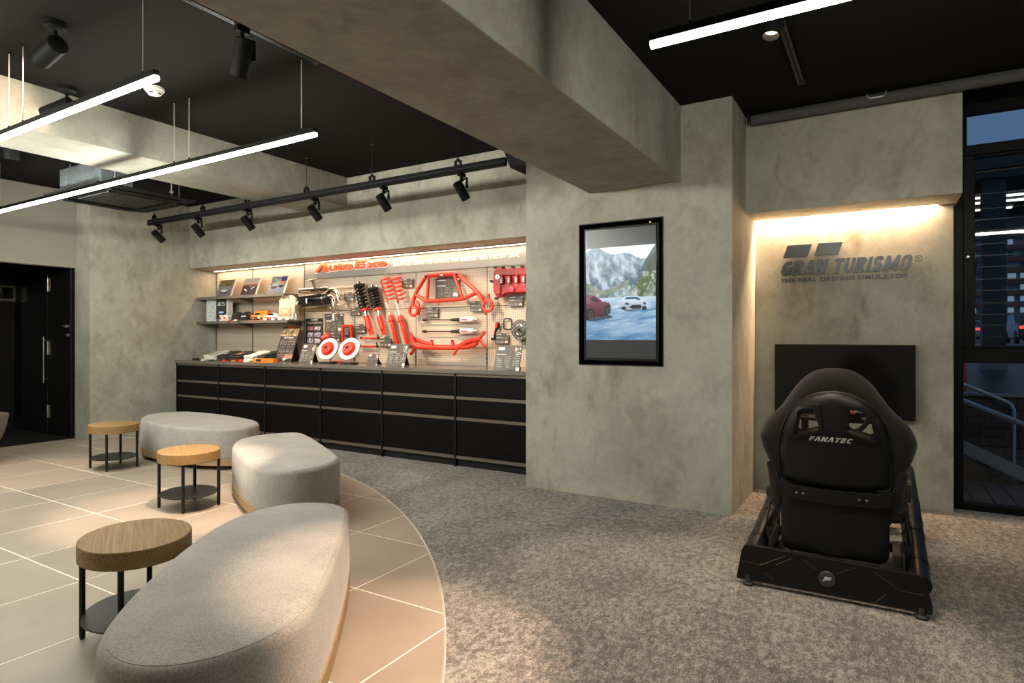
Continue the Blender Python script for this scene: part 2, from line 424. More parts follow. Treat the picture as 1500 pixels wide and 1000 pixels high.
# ------------------------------------------------------------------ flat prints and lettering
def picture(name, w, h, nx, ny, fn, mat, parent, place):
    """flat print: nx by ny cells coloured by fn(u, v); place(u, v) gives the point for u, v in 0..1"""
    vs_ = [tuple(place(i / nx, j / ny)) for j in range(ny + 1) for i in range(nx + 1)]
    fs_ = [(j * (nx + 1) + i, j * (nx + 1) + i + 1, (j + 1) * (nx + 1) + i + 1, (j + 1) * (nx + 1) + i) for j in range(ny) for i in range(nx)]
    me = bpy.data.meshes.new(name); me.from_pydata(vs_, [], fs_)
    at = me.color_attributes.new('picture', 'FLOAT_COLOR', 'CORNER')
    buf = []
    for j in range(ny):
        for i in range(nx):
            c = lin(fn((i + 0.5) / nx, (j + 0.5) / ny)); buf += [*c, 1.0] * 4
    at.data.foreach_set('color', buf)
    return link(name, me, mat, parent)

def text_mesh(s, shear=0.0, bold=0.0, extrude=0.01, spacing=1.0, res=3):
    cu = bpy.data.curves.new('t', 'FONT'); cu.body = s; cu.shear = shear; cu.offset = bold; cu.extrude = extrude
    cu.space_character = spacing; cu.resolution_u = res
    o = bpy.data.objects.new('t', cu); COL.objects.link(o)
    dg = bpy.context.evaluated_depsgraph_get(); dg.update()
    me = bpy.data.meshes.new_from_object(o.evaluated_get(dg))
    bpy.data.objects.remove(o); bpy.data.curves.remove(cu)
    return me
def words(name, s, x0, x1, z0, z1, *args, **kw):
    """one part per word"""
    def wid(t):
        me = text_mesh(t, kw.get('shear', 0), kw.get('bold', 0), 0.01, kw.get('spacing', 1.0), 1)
        xs = [v.co.x for v in me.vertices]; bpy.data.meshes.remove(me); return min(xs), max(xs)
    L_ = s.split(' '); tot = wid(s); k = (x1 - x0) / (tot[1] - tot[0])
    for i, w in enumerate(L_):
        e = wid(' '.join(L_[:i + 1]))[1]; q = wid(w)
        r = x0 + (e - tot[0]) * k
        letters(name, w, r - (q[1] - q[0]) * k, r, z0, z1, *args, **kw)
def letters(name, s, x0, x1, z0, z1, y_back, depth, mat, parent, origin=(0, 0, 0), shear=0.0, bold=0.0, spacing=1.0, res=3):
    """lettering standing on a wall that faces -y, filled into x0..x1, z0..z1"""
    me = text_mesh(s, shear, bold, 0.5, spacing, res)
    xs = [v.co.x for v in me.vertices]; ys = [v.co.y for v in me.vertices]; zs = [v.co.z for v in me.vertices]
    ax, bx, ay, by, az, bz = min(xs), max(xs), min(ys), max(ys), min(zs), max(zs)
    for v in me.vertices:
        u = (v.co.x - ax) / (bx - ax); t = (v.co.y - ay) / (by - ay); w = (v.co.z - az) / (bz - az)
        v.co = (x0 + u * (x1 - x0) - origin[0], y_back - w * depth - origin[1], z0 + t * (z1 - z0) - origin[2])
    me.name = name
    return link(name, me, mat, parent)

# heavy sans capitals drawn as strokes
def glyph(ch, t, openA=False):
    w = {'I': t, 'M': .86, 'T': .60, 'E': .54, 'F': .52, 'W': .9}.get(ch, .64); a_, b_, c_ = t / 2, w - t / 2, 1 - t / 2
    el = lambda a0, a1, n=14, cy=.5, ry=None: [(w / 2 + (w / 2 - a_) * math.copysign(abs(math.cos(q)) ** .75, math.cos(q)), cy + (ry or (.5 - a_)) * math.copysign(abs(math.sin(q)) ** .75, math.sin(q))) for q in (math.radians(a0 + (a1 - a0) * k / n) for k in range(n + 1))]
    S = []
    if ch == 'O': S = [el(0, 360, 24)]
    elif ch == 'C': S = [el(42, 318, 20)]
    elif ch == 'G': S = [el(42, 345, 20) , [(b_ + a_ * .0, .10), (b_, .48)], [(w, .46), (w * .52, .46)]]
    elif ch == 'R':
        S = [[(a_, 0), (a_, 1)], [(a_, c_)] + [(w * .56 + (b_ - w * .56) * math.cos(q), .74 + (c_ - .74) * math.sin(q)) for q in (math.radians(90 - 180 * k / 10) for k in range(11))] + [(a_, .48)], [(w * .52, .48), (b_, 0)]]
    elif ch == 'A': S = [[(a_ * .75, 0), (w / 2 - a_ * .1, 1)], [(w - a_ * .75, 0), (w / 2 + a_ * .1, 1)]] + ([] if openA else [[(w * .22, .26), (w * .78, .26)]])
    elif ch == 'N': S = [[(a_, 0), (a_, 1)], [(b_, 0), (b_, 1)], [(a_, .98), (b_, .02)]]
    elif ch == 'T': S = [[(0, c_), (w, c_)], [(w / 2, 0), (w / 2, 1)]]
    elif ch == 'U': S = [[(a_, 1)] + [(w / 2 - (w / 2 - a_) * math.cos(q), .36 - (.36 - a_) * math.sin(q)) for q in (math.radians(180 * k / 12) for k in range(13))] + [(b_, 1)]]
    elif ch == 'I': S = [[(a_, 0), (a_, 1)]]
    elif ch == 'S': S = [[(p[0], p[1]) for p in spline([(b_, .74), (w * .62, c_), (w * .34, c_), (a_, .76), (w * .3, .57), (w * .7, .44), (b_, .25), (w * .66, a_), (w * .36, a_), (a_, .27)], 4, False)]]
    elif ch == 'M': S = [[(a_, 0), (a_, 1)], [(b_, 0), (b_, 1)], [(a_, .96), (w / 2, .16)], [(b_, .96), (w / 2, .16)]]
    elif ch == 'E': S = [[(a_, 0), (a_, 1)], [(0, a_), (w, a_)], [(0, .5), (w * .92, .5)], [(0, c_), (w, c_)]]
    elif ch == 'F': S = [[(a_, 0), (a_, 1)], [(0, .48), (w * .88, .48)], [(0, c_), (w, c_)]]
    return w, S
def stroke_poly(pts, t):
    P = [Vector(p) for p in pts]; L_, R_ = [], []
    for i in range(len(P)):
        d0 = (P[i] - P[i - 1]).normalized() if i else (P[1] - P[0]).normalized()
        d1 = (P[i + 1] - P[i]).normalized() if i < len(P) - 1 else d0
        n = Vector((-(d0 + d1).y, (d0 + d1).x)).normalized(); k = max(.5, n.dot(Vector((-d0.y, d0.x))))
        L_.append(P[i] + n * t / 2 / k); R_.append(P[i] - n * t / 2 / k)
    return [(tuple(L_[i]), tuple(L_[i + 1]), tuple(R_[i + 1]), tuple(R_[i])) for i in range(len(P) - 1)]
def block_text(name, s, x0, x1, z0, z1, place, depth, mat, parent, t=.24, gap=.09, shear=.28, openA=False):
    """place(x, z, w) gives the point, w = 0 at the back and 1 at the front"""
    G_ = [(ch, *glyph(ch, t, openA)) for ch in s]; tot = sum(g[1] + gap for g in G_) - gap + shear; k = (x1 - x0) / tot; cx = 0
    for ch, w, S in G_:
        mb = MB()
        for si, st_ in enumerate(S):
            eps = 0.0004 * si
            for qd in stroke_poly(st_, t):
                q = [(x0 + (cx + u + shear * v) * k, z0 + min(max(v, 0), 1) * (z1 - z0)) for u, v in qd]
                vs_ = [place(u, v, 0) for u, v in q] + [place(u, v, 1 + eps / max(depth, 1e-6)) for u, v in q]
                mb.add(vs_, [(3, 2, 1, 0), (4, 5, 6, 7), (0, 1, 5, 4), (1, 2, 6, 5), (2, 3, 7, 6), (3, 0, 4, 7)])
        mb.build(name, mat, parent); cx += w + gap
# =================================================================== THE SETTING
ZL, ZR = 3.30, 3.17                  # ceiling heights left and right of the big beam
XL, YS, YD = -8.92, 5.44, 5.89       # left wall, soffit face, display wall
XP0, XP1, YP = -2.78, -0.99, 4.855   # the pillar that holds the screen
YW = 5.83                            # wall behind the simulator
def struct(o): return tag(o, kind='structure')

# ---- floor: carpet, with a round island of tiles
CC, CR = (-6.833, -1.691), 6.465
a1 = math.atan2(math.sqrt(CR ** 2 - (-9.3 - CC[0]) ** 2), -9.3 - CC[0])
a2 = math.atan2(-3.5 - CC[1], math.sqrt(CR ** 2 - (-3.5 - CC[1]) ** 2))
arc = [(CC[0] + CR * math.cos(a1 + (a2 - a1) * k / 96), CC[1] + CR * math.sin(a1 + (a2 - a1) * k / 96)) for k in range(97)]
mb = MB(); mb.prism(arc + [(3.2, -3.5), (3.2, 6.0), (-9.3, 6.0)], -0.05, 0.004, FLAT)
floor = struct(mb.build('floor', 'carpet'))
mb = MB(); mb.prism(arc + [(-9.3, -3.5)], -0.05, -0.0006, FLAT); mb.build('grout_bed', 'grout', floor)
mb = MB()
mb.tube([(x, y, 0.001) for x, y in arc], 0.005, 6); mb.build('edge_trim', 'edge_trim', floor)
disc = [(CC[0] + (CR - 0.006) * math.cos(2 * math.pi * k / 220), CC[1] + (CR - 0.006) * math.sin(2 * math.pi * k / 220)) for k in range(220)]
def clip(poly, conv):
    out = poly
    for i in range(len(conv)):
        ax, ay = conv[i]; bx, by = conv[(i + 1) % len(conv)]
        ins = lambda p: (bx - ax) * (p[1] - ay) - (by - ay) * (p[0] - ax) >= 0
        new = []
        for k in range(len(out)):
            p, q = out[k - 1], out[k]; ip, iq = ins(p), ins(q)
            if ip != iq:
                d = (bx - ax) * (q[1] - p[1]) - (by - ay) * (q[0] - p[0])
                t = ((bx - ax) * (ay - p[1]) - (by - ay) * (ax - p[0])) / d if abs(d) > 1e-12 else 0
                new.append((p[0] + (q[0] - p[0]) * t, p[1] + (q[1] - p[1]) * t))
            if iq: new.append(q)
        out = new
        if not out: return out
    return out
TX, TY, G = 0.687, 0.712, 0.0042
full = None
for i in range(-2, 11):
    for j in range(-9, 4):
        x1 = -1.757 - TX * i - G; x0 = x1 - TX + 2 * G; y0 = 2.42 + TY * j + G; y1 = y0 + TY - 2 * G
        x0c = max(x0, -9.295); y0c = max(y0, -3.49)
        if x1 < -9.25 or y1 < -3.45: continue
        rect = [(x0c, y0c), (x1, y0c), (x1, y1), (x0c, y1)]
        inside = all((p[0] - CC[0]) ** 2 + (p[1] - CC[1]) ** 2 < (CR - 0.01) ** 2 for p in rect)
        whole = inside and x0c == x0 and y0c == y0
        if whole:
            if full is None:
                mb = MB(); mb.box(0, TX - 2 * G, 0, TY - 2 * G, -0.02, 0); full = mb.mesh('tile')
            link('tile', full, 'tile', floor, loc=(x0, y0, 0))
        else:
            poly = rect if inside else clip(rect, disc)
            if len(poly) > 2:
                mb = MB(); mb.prism([(p[0] - x0, p[1] - y0) for p in poly], -0.02, 0, FLAT); mb.build('tile', 'tile', floor, loc=(x0, y0, 0))

# ---- ceiling and beams
mb = MB(); mb.box(-9.6, -1.9, -3.5, 6.2, ZL, ZL + 0.1); mb.box(-1.6, 3.3, -3.5, 6.2, ZR, ZR + 0.23)
ceiling = struct(mb.build('ceiling', 'ceiling_paint'))
mb = MB(); mb.box(-2.16, -1.379, -3.5, YP + 0.02, 2.575, ZL + 0.08); struct(mb.build('ceiling_beam', 'concrete_beam', bevel=0.006))
mb = MB(); mb.box(-6.34, -5.63, -3.5, YS + 0.02, 2.945, ZL + 0.08); struct(mb.build('ceiling_beam', 'concrete_beam', bevel=0.006))

# ---- walls
mb = MB(); mb.box(-9.6, XL, 4.09, 6.1, 0, ZL); struct(mb.build('wall_left', 'concrete', bevel=0.004))
mb = MB(); mb.box(-9.45, -9.3, -3.5, 4.09, 2.28, ZL); mb.box(-9.45, -9.3, -3.5, 2.2, 0, 2.28)
struct(mb.build('wall_left_entrance', 'wall_paint', bevel=0.004))
mb = MB(); mb.box(XL, XP0 + 0.05, YS, YD + 0.06, 2.375, ZL)
wb = struct(mb.build('wall_back', 'concrete', bevel=0.004))
mb = MB(); mb.box(XL - 0.1, XP0 + 0.1, YD + 0.021, YD + 0.2, 0, 2.375); struct(mb.build('wall_back_display', 'wall_paint'))
nx0, nx1, nz0, nz1 = -2.256, -1.516, 1.115, 2.316
mb = MB()
mb.box(XP0, nx0, YP, 5.10, 0, ZL); mb.box(nx1, XP1, YP, 5.10, 0, ZL)
mb.box(nx0, nx1, YP, 5.10, 0, nz0); mb.box(nx0, nx1, YP, 5.10, nz1, ZL)
mb.box(XP0, XP1, 5.10, 6.1, 0, ZL)
wc = struct(mb.build('wall_pillar', 'concrete'))
mb = MB(); f = XZ(YP - 0.001)
mb.ring([(nx0, nz0), (nx1, nz0), (nx1, nz1), (nx0, nz1)], [(nx0 + .008, nz0 + .008), (nx1 - .008, nz0 + .008), (nx1 - .008, nz1 - .008), (nx0 + .008, nz1 - .008)], -0.20, 0.003, f)
mb.box(nx0 + .008, nx1 - .008, YP + 0.18, YP + 0.20, nz0 + .008, nz1 - .008)
mb.build('niche_lining', 'black_paint', wc)
mb = MB(); mb.box(XP1, 0.449, YW, 6.05, 0, 2.42); struct(mb.build('wall_back_right', 'concrete', bevel=0.003))
mb = MB(); mb.box(XP1, 0.468, 5.405, 5.80, 2.376, ZR); mb.box(XP1, 0.468, 5.80, 6.02, 2.42, ZR)
mb.box(0.35, 0.468, 5.80, 6.02, 2.376, 2.42)
struct(mb.build('wall_back_right_bulkhead', 'concrete'))
mb = MB(); mb.box(-9.6, 3.3, -3.6, -3.5, 0, ZL); struct(mb.build('wall_front', 'concrete'))
mb = MB(); mb.box(3.2, 3.3, -3.5, 6.1, 0, ZL); struct(mb.build('wall_right', 'concrete'))

# ---- dark entrance recess with its doors
mb = MB(); mb.box(-11.3, -11.2, 2.1, 4.2, 0, 2.5); mb.box(-11.3, -9.6, 4.105, 4.25, 0, 2.5); mb.box(-9.6, -9.32, 4.075, 4.09, 0, 2.3)
mb.box(-11.3, -9.45, 2.1, 2.2, 0, 2.5); mb.box(-11.3, -9.45, 2.1, 4.2, 2.5, 2.6)
struct(mb.build('wall_left_recess', 'black_wall'))
mb = MB(); mb.box(-11.2, -9.3, 2.2, 4.1, -0.05, 0.002); fr_ = struct(mb.build('floor_recess', 'black_matte'))
mb = MB(); mb.box(-9.98, -9.36, 4.055, 4.10, 0.01, 2.27); d1 = struct(mb.build('door_1', 'black_paint', bevel=0.004))
for z in (0.32, 1.20, 2.08):
    mb = MB(); mb.cyl((-10.0, 4.05, z - .09), (-10.0, 4.05, z + .09), 0.012, seg=10); mb.box(-10.0, -9.94, 4.049, 4.054, z - .09, z + .09)
    mb.build('hinge', 'hinge', d1, smooth=40)
mb = MB(); mb.cyl((-9.42, 4.055, 1.50), (-9.42, 4.01, 1.50), 0.02, seg=14); mb.cyl((-9.42, 4.055, 1.38), (-9.42, 4.03, 1.38), 0.024, seg=14)
mb.box(-9.46, -9.38, 4.0, 4.012, 1.49, 1.515); mb.build('lock', 'hinge', d1, smooth=40)
mb = MB(); mb.box(-10.86, -10.04, 4.06, 4.10, 0.01, 2.27); d2 = struct(mb.build('door_2', 'black_gloss', bevel=0.004))
mb = MB(); h0, h1 = W(65, 493, 4.02), W(66.5, 560, 4.02)
mb.cyl((h0.x, 4.01, h0.z), (h0.x, 4.01, h1.z), 0.011, seg=10)
for z in (h0.z - .05, h1.z + .05): mb.cyl((h0.x, 4.01, z), (h0.x, 4.065, z), 0.008, seg=8)
mb.build('handle', 'steel', d2, smooth=40)
p0, p1 = WX(-6, 417, -11.19), WX(23, 441.5, -11.19)
sgn = thing('wall_frame', 'thin bronze rectangular frame on the black wall inside the entrance', 'frame', (-11.19, (p0.y + p1.y) / 2, p1.z))
hy, hz = (p1.y - p0.y) / 2, p0.z - p1.z
f = lambda u, v, w: (w, u, v)
mb = MB(); mb.ring([(-hy, 0), (hy, 0), (hy, hz), (-hy, hz)], [(-hy + .035, .035), (hy - .035, .035), (hy - .035, hz - .035), (-hy + .035, hz - .035)], 0, 0.02, f)
mb.build('frame', 'shelf_grey', sgn)
mb = MB(); mb.box(0.0, 0.008, -hy + .035, hy - .035, .035, hz - .035); mb.build('panel', 'black_gloss', sgn)

# ---- glazed front on the right
wd = struct(thing('window_1', None, None, (0, 0, 0)))
Y0, Y1 = 5.97, 6.06
def fb(x0, x1, z0, z1, y0=Y0, y1=Y1, name='window_frame'):
    mb = MB(); mb.box(x0, x1, y0, y1, z0, z1); mb.build(name, 'frame_black', wd, bevel=0.004)
fb(0.449, 0.524, 0, 3.17); fb(0.524, 3.2, 0, 0.06); fb(0.524, 3.2, 1.152, 1.265); fb(0.524, 3.2, 2.766, 2.846); fb(0.524, 3.2, 3.09, 3.17)
fb(0.524, 0.598, 1.265, 2.766, 5.985, 6.05); fb(0.524, 0.546, 2.846, 3.09, 5.985, 6.05)
fb(1.72, 1.80, 0.06, 3.09); fb(2.94, 3.02, 0.06, 3.09)
fb(0.598, 1.72, 1.265, 1.285, 5.985, 6.05, 'glazing_bead'); fb(0.598, 1.72, 2.745, 2.766, 5.985, 6.05, 'glazing_bead')
for x0, x1, z0, z1 in ((0.524, 1.72, 0.06, 1.152), (0.598, 1.72, 1.285, 2.745), (0.546, 1.72, 2.846, 3.09), (1.80, 2.94, 0.06, 1.152), (1.80, 2.94, 1.265, 2.766), (1.80, 2.94, 2.846, 3.09)):
    mb = MB(); mb.add([(x0, 6.015, z0), (x1, 6.015, z0), (x1, 6.015, z1), (x0, 6.015, z1)], [(0, 1, 2, 3)]); mb.build('pane', 'glass', wd)
for k, py in enumerate((249, 282, 304, 320, 337, 356, 373, 390, 408, 425, 443, 460, 476, 493)):   # rows of fine safety wires in the glass
    z = W(1460, py, 6.01).z
    mb = MB(); mb.box(0.598, 1.72, 6.0105, 6.0125, z - 0.0012, z + 0.0012); mb.build('glass_wire', 'gunmetal', wd)
mb = MB(); p = W(1420, 376, 5.98); mb.cyl((p.x - .01, 5.985, p.z), (p.x - .01, 5.96, p.z), 0.010, seg=10); mb.build('latch', 'hinge', wd, smooth=40)

# =================================================================== OUTDOORS, seen through the glass
mb = MB(); mb.add([(-6, 8.3, 0.74), (30, 8.3, 0.74), (140, 240, 1.6), (-60, 240, 1.6)], [(0, 1, 2, 3)])
gr = struct(mb.build('ground_street', 'asphalt'))
mb = MB(); mb.box(-1, 4, 6.07, 8.25, -0.3, -0.06)
dk = struct(mb.build('ground_terrace', 'mortar'))
for k in range(14):
    x = 0.2 + 0.145 * k
    mb = MB(); mb.box(0, 0.135, 6.08, 7.36, -0.06, -0.02); mb.build('plank', 'deck', dk, loc=(x, 0, 0))
wl = thing('retaining_wall', 'dark brick retaining wall behind the outdoor handrails', 'wall', (1.5, 8.2, -0.3))
mb = MB(); mb.box(-2.5, 2.5, 0.03, 0.12, 0, 1.03); mb.build('core', 'mortar', wl)
mb = MB(); mb.box(-2.5, 2.5, -0.02, 0.12, 1.03, 1.055); mb.build('coping', 'kerb_concrete', wl)
mb = MB(); mb.box(0, 0.195, 0, 0.05, 0, 0.088); brick = mb.mesh('brick')
for r in range(10):
    for c in range(9):
        link('brick', brick, 'brick_dark', wl, loc=(-1.05 + c * 0.205 + (0.1 if r % 2 else 0), random.uniform(-.006, .004), 0.005 + r * 0.1))
st = thing('outdoor_stair', 'concrete stair going down to the right outside the glass', 'stairs', (0.6, 7.7, -0.3))
mb = MB(); mb.prism([(-1.1, 1.18), (-1.1, 1.06), (2.0, -0.4), (2.0, -0.27)], 0.28, 0.20, XZ(0.0)); mb.build('stringer', 'kerb_concrete', st)
for k in range(5):
    mb = MB(); z = 0.62 - 0.165 * k; mb.box(-0.45 + 0.35 * k, -0.1 + 0.35 * k, -0.2, 0.45, z - 0.25, z); mb.build('step', 'deck', st)
def rail(pts, r, label):
    o = MB(); b0 = Vector(pts[0]); o.tube([Vector(p) - b0 for p in pts], r, 10)
    return o
r1 = thing('handrail', 'upper tubular steel handrail with a bent end outside the glass', 'handrail', (0.3, 8.0, 0))
a, b_ = W(1410, 562, 8.0), W(1476, 589, 8.0)
pts = [a - Vector((0.7, 0, -0.32)), a, b_, b_ + Vector((0.035, 0, -0.03)), b_ + Vector((0.05, 0, -0.08)), Vector((b_.x + 0.05, 8.0, -0.05))]
mb = MB(); mb.tube([p - Vector((0.3, 8.0, 0)) for p in pts], 0.019, 10); mb.build('rail', 'rail_steel', r1, smooth=50)
r2 = thing('handrail', 'thick lower steel handrail sloping down close outside the glass', 'handrail', (0.3, 7.42, 0))
a, b_ = W(1411, 587, 7.42), W(1500, 622, 7.42); d = (b_ - a)
mb = MB(); mb.tube([a - d * 1.5 - Vector((0.3, 7.42, 0)), b_ + d * 1.2 - Vector((0.3, 7.42, 0))], 0.026, 12); mb.build('rail', 'rail_steel', r2, smooth=50)
for t in (-1.2, 1.9):
    q = a + d * t - Vector((0.3, 7.42, 0)); mb = MB(); mb.cyl((q.x, 0, q.z - 0.6), (q.x, 0, q.z), 0.016, seg=8); mb.build('post', 'rail_steel', r2, smooth=50)
q = W(1412, 575, 8.9)
mb = MB(); mb.lathe([(0.05, 0), (0.05, 0.62), (0.035, 0.66), (0.0, 0.67)], seg=14)
o = mb.build('bollard', 'red', smooth=40, loc=(q.x - 0.02, 8.9, 0.74)); tag(o, 'red bollard beyond the brick wall, at the left edge of the glass', 'bollard')
pc = thing('canopy_pillar', 'dark square pillar carrying the canopy over the street front', 'pillar', (1.68, 14.2, 0.76))
mb = MB(); mb.box(-0.17, 0.17, -0.17, 0.17, 0, 3.6); mb.build('shaft', 'pillar_dark', pc, bevel=0.01)
mb = MB(); mb.box(-0.19, 0.19, -0.19, 0.19, 0, 0.12); mb.build('base', 'kerb_concrete', pc, bevel=0.01)
cn = thing('street_canopy', 'dark ribbed canopy underside above the pavement outside', 'canopy', (2, 13, 4.0))
mb = MB(); mb.box(-4, 8, 0.8, 6.0, 0.35, 0.6); mb.build('slab', 'soffit_dark', cn)
for k in range(4):
    mb = MB(); mb.box(-4, 8, 0.9 + k * 1.4, 1.1 + k * 1.4, 0.2, 0.35); mb.build('rib', 'soffit_dark', cn)
mb = MB(); mb.box(-4, 8, 5.9, 6.05, -0.25, 0.6); mb.build('fascia', 'kerb_concrete', cn)
for k, (px, py) in enumerate(((1475, 285), (1482, 292), (1450, 305))):
    q = WZ(px, py, 4.18)
    lp = thing('canopy_lamp', ['long bright tube lamp under the street canopy, nearest the glass', 'second tube lamp under the street canopy', 'small far tube lamp under the street canopy'][k], 'lamp', q, group='canopy lamps')
    L_ = (0.9, 0.7, 0.4)[k]
    mb = MB(); mb.box(-L_, L_, -0.06, 0.06, 0, 0.03); mb.build('housing', 'white', lp)
    mb = MB(); mb.cyl((-L_ * .96, 0, -0.02), (L_ * .96, 0, -0.02), 0.02, seg=8); mb.build('tube', 'street_lamp_glow', lp)
def car(px, py, y, mat, label, k):
    q = W(px, py, y); c = thing('parked_car' if k else 'car', label, 'car', q)
    f = lambda u, v, w: (w, u, v)
    prof = [(-2.1, .35), (-2.15, .75), (-1.9, .95), (-1.5, 1.0), (-0.9, 1.45), (0.7, 1.48), (1.4, 1.0), (2.1, .85), (2.2, .4), (2.1, .25), (-2.0, .25)]
    mb = MB(); mb.prism(prof, -0.85, 0.85, f); mb.build('body', mat, c, bevel=0.06)
    mb = MB(); mb.prism([(-1.45, 1.02), (-0.92, 1.4), (0.65, 1.42), (1.2, 1.02)], -0.86, 0.86, f); mb.build('side_glass', 'car_glass', c)
    mb = MB(); mb.add([(-.7, -1.52, 1.02), (.7, -1.52, 1.02), (.6, -0.97, 1.42), (-.6, -0.97, 1.42)], [(0, 1, 2, 3)]); mb.build('rear_window', 'car_glass', c)
    for sx in (-1, 1):
        mb = MB(); mb.box(sx * .55 - .25, sx * .55 + .25, -2.19, -2.1, .72, .86); mb.build('tail_light', 'tail_light', c)
        for sy in (-1.35, 1.35):
            mb = MB(); mb.cyl((sx * .72, sy, .31), (sx * .88, sy, .31), .31, seg=18); mb.build('wheel', 'black_rubber', c, smooth=40)
    return c
car(1481, 499, 46, 'car_white', 'white car with red tail lights on the wet street, right of the pillar', 0)
car(1417, 497, 60, 'car_white', 'white car with red tail lights on the wet street, left of the pillar', 0)
car(1512, 503, 40, 'car_dark', 'dark car at the right edge of the glass on the wet street', 0)
bd = thing('apartment_block', 'tall block with red brick balcony bands and lit windows across the street', 'building', (28, 215, 1.5))
mb = MB(); mb.box(-22, 22, 0, 12, 0, 42); mb.build('wall', 'block_grey', bd)
for r in range(13):
    for s_, (x0, x1) in enumerate(((-22, -8.5), (-8, 6), (6.5, 22))):
        mb = MB(); mb.box(x0, x1, -1.2, 0, 2.0 + r * 3.1, 3.3 + r * 3.1); mb.build('balcony', 'block_red', bd)
for r in range(13):
    for c in range(16):
        if random.random() < 0.62:
            x = -21 + c * 2.7; w = random.uniform(0.8, 1.9)
            mb = MB(); mb.box(x, x + w, -0.06, 0.02, 3.5 + r * 3.1, 4.9 + r * 3.1)
            mb.build('window', 'lit_window' if random.random() < 0.6 else 'dark_window', bd)
# =================================================================== LAMPS
def lamp(kind, name, loc, aim, parent=None, energy=10, color=WARM, **kw):
    d = bpy.data.lights.new(name, kind); d.energy = energy; d.color = color
    for k, v in kw.items(): setattr(d, k, v)
    o = bpy.data.objects.new(name, d); COL.objects.link(o)
    loc = Vector(loc); v = Vector(aim) - loc
    o.rotation_mode = 'QUATERNION'; o.rotation_quaternion = v.to_track_quat('-Z', 'Y')
    if parent: o.parent = parent; o.location = loc - parent.location
    else: o.location = loc
    return o

def spot_head(root, c, aim, L=0.22, r=0.055, power=0.0, angle=40, blend=0.6, lit=True):
    """cylinder head centred at c (world), looking at aim"""
    o = root.location; c = Vector(c); d = (Vector(aim) - c).normalized(); q = c - d * (L / 2) - o
    mb = MB(); mb.lathe([(0, 0.0), (r * .8, 0.0), (r, 0.008), (r, L), (r * .88, L), (r * .80, L - 0.035)], q, d, 28, close=False)
    body = mb.build('body', 'lamp_black', root, smooth=35)
    mb = MB(); mb.lathe([(r * .80, L - 0.034), (r * .45, L - 0.05), (0, L - 0.05)], q, d, 24, close=False)
    mb.build('lens', 'lens_on' if lit else 'lens_reflector', body, smooth=40)
    if power: lamp('SPOT', 'spot_light', c + d * (L / 2 + 0.01), aim, root, power, WARM, spot_size=math.radians(angle), spot_blend=blend, shadow_soft_size=0.03)
    return d
# ---- two round-base ceiling spots on the left, one more behind the second beam
def ceiling_spot(loc, aim, label, power, angle=45):
    root = thing('ceiling_spotlight', label, 'spotlight', loc, group='round-base ceiling spotlights')
    mb = MB(); mb.lathe([(0.062, 0), (0.062, -0.035), (0.05, -0.048), (0.0, -0.05)], seg=28); mb.build('canopy', 'lamp_black', root, smooth=35)
    d = (Vector(aim) - Vector(loc)).normalized(); h = Vector((d.x, d.y, 0)).normalized()
    p = Vector((0, 0, -0.05)); j = Vector((0, 0, -0.10))
    mb = MB(); mb.cyl(p, j, 0.012, seg=10); mb.build('stem', 'lamp_black', root, smooth=40)
    spot_head(root, Vector(loc) + j + d * 0.075 + Vector((0, 0, -0.045)), Vector(aim), 0.24, 0.058, power, angle)
ceiling_spot(WZ(81, 33, ZL), WZ(81, 33, ZL) + Vector((-2.0, 0.0, -0.52)), 'black cylinder ceiling spotlight nearest the camera, tilted to the left', 90, 60)
ceiling_spot(WZ(98, 127, ZL), WZ(98, 127, ZL) + Vector((-2.0, -1.0, -0.95)), 'black cylinder ceiling spotlight in front of the farther concrete beam', 60, 50)
ceiling_spot((-6.75, 2.45, ZL), (-7.3, 2.72, 0.0), 'lit ceiling spotlight half hidden behind the farther concrete beam', SPOT_POWER * 0.55, 36)

# ---- black surface track along the big beam, with one spot in view
tr = thing('lighting_track', 'thin black lighting track on the ceiling beside the big concrete beam', 'lighting track', (-3.41, 0.4, ZL))
mb = MB(); mb.box(-0.019, 0.019, -3.4, 2.58, -0.03, 0); mb.build('rail', 'black_metal', tr)
for s_ in (-1, 1):
    mb = MB(); mb.box(s_ * .008 - .002, s_ * .008 + .002, -3.4, 2.56, -0.0325, -0.03); mb.build('conductor', 'gunmetal', tr)
mb = MB(); mb.box(-0.021, 0.021, 2.58, 2.62, -0.033, 0); mb.build('end_cap', 'black_metal', tr)
def track_spot(loc, aim, label, power, L=0.23, r=0.056, angle=45, group=None, lit=True, yaw=None, name='track_spotlight'):
    root = thing(name, label, 'spotlight', loc, group=group)
    mb = MB(); mb.box(-0.017, 0.017, -0.045, 0.045, -0.035, 0); mb.build('adapter', 'lamp_black', root, bevel=0.003)
    mb = MB(); mb.cyl((0, 0, -0.035), (0, 0, -0.075), 0.014, seg=12); mb.build('stem', 'lamp_black', root, smooth=40)
    loc = Vector(loc); c = loc + Vector((0, 0, -0.075 - L * 0.5)); d = (Vector(aim) - c).normalized()
    side = Vector((0.72, 0.69, 0)); side = (side - d * side.dot(d)).normalized()
    a = side * (r + 0.012)
    mb = MB(); mb.tube([Vector((0, 0, -0.072)), a + Vector((0, 0, -0.072)), a + Vector((0, 0, -0.072)) * 0.2 + (c - loc) * 0.8 , a + (c - loc)], [0.009] * 4, 6, flat=1.6); mb.build('yoke', 'lamp_black', root, smooth=50)
    spot_head(root, c, aim, L, r, power, angle, lit=lit)
    return root
track_spot((-3.41, 2.42, ZL - 0.03), (-4.72, 2.72, 0.0), 'black track spotlight hanging beside the big concrete beam', SPOT_POWER * 1.9, angle=32)


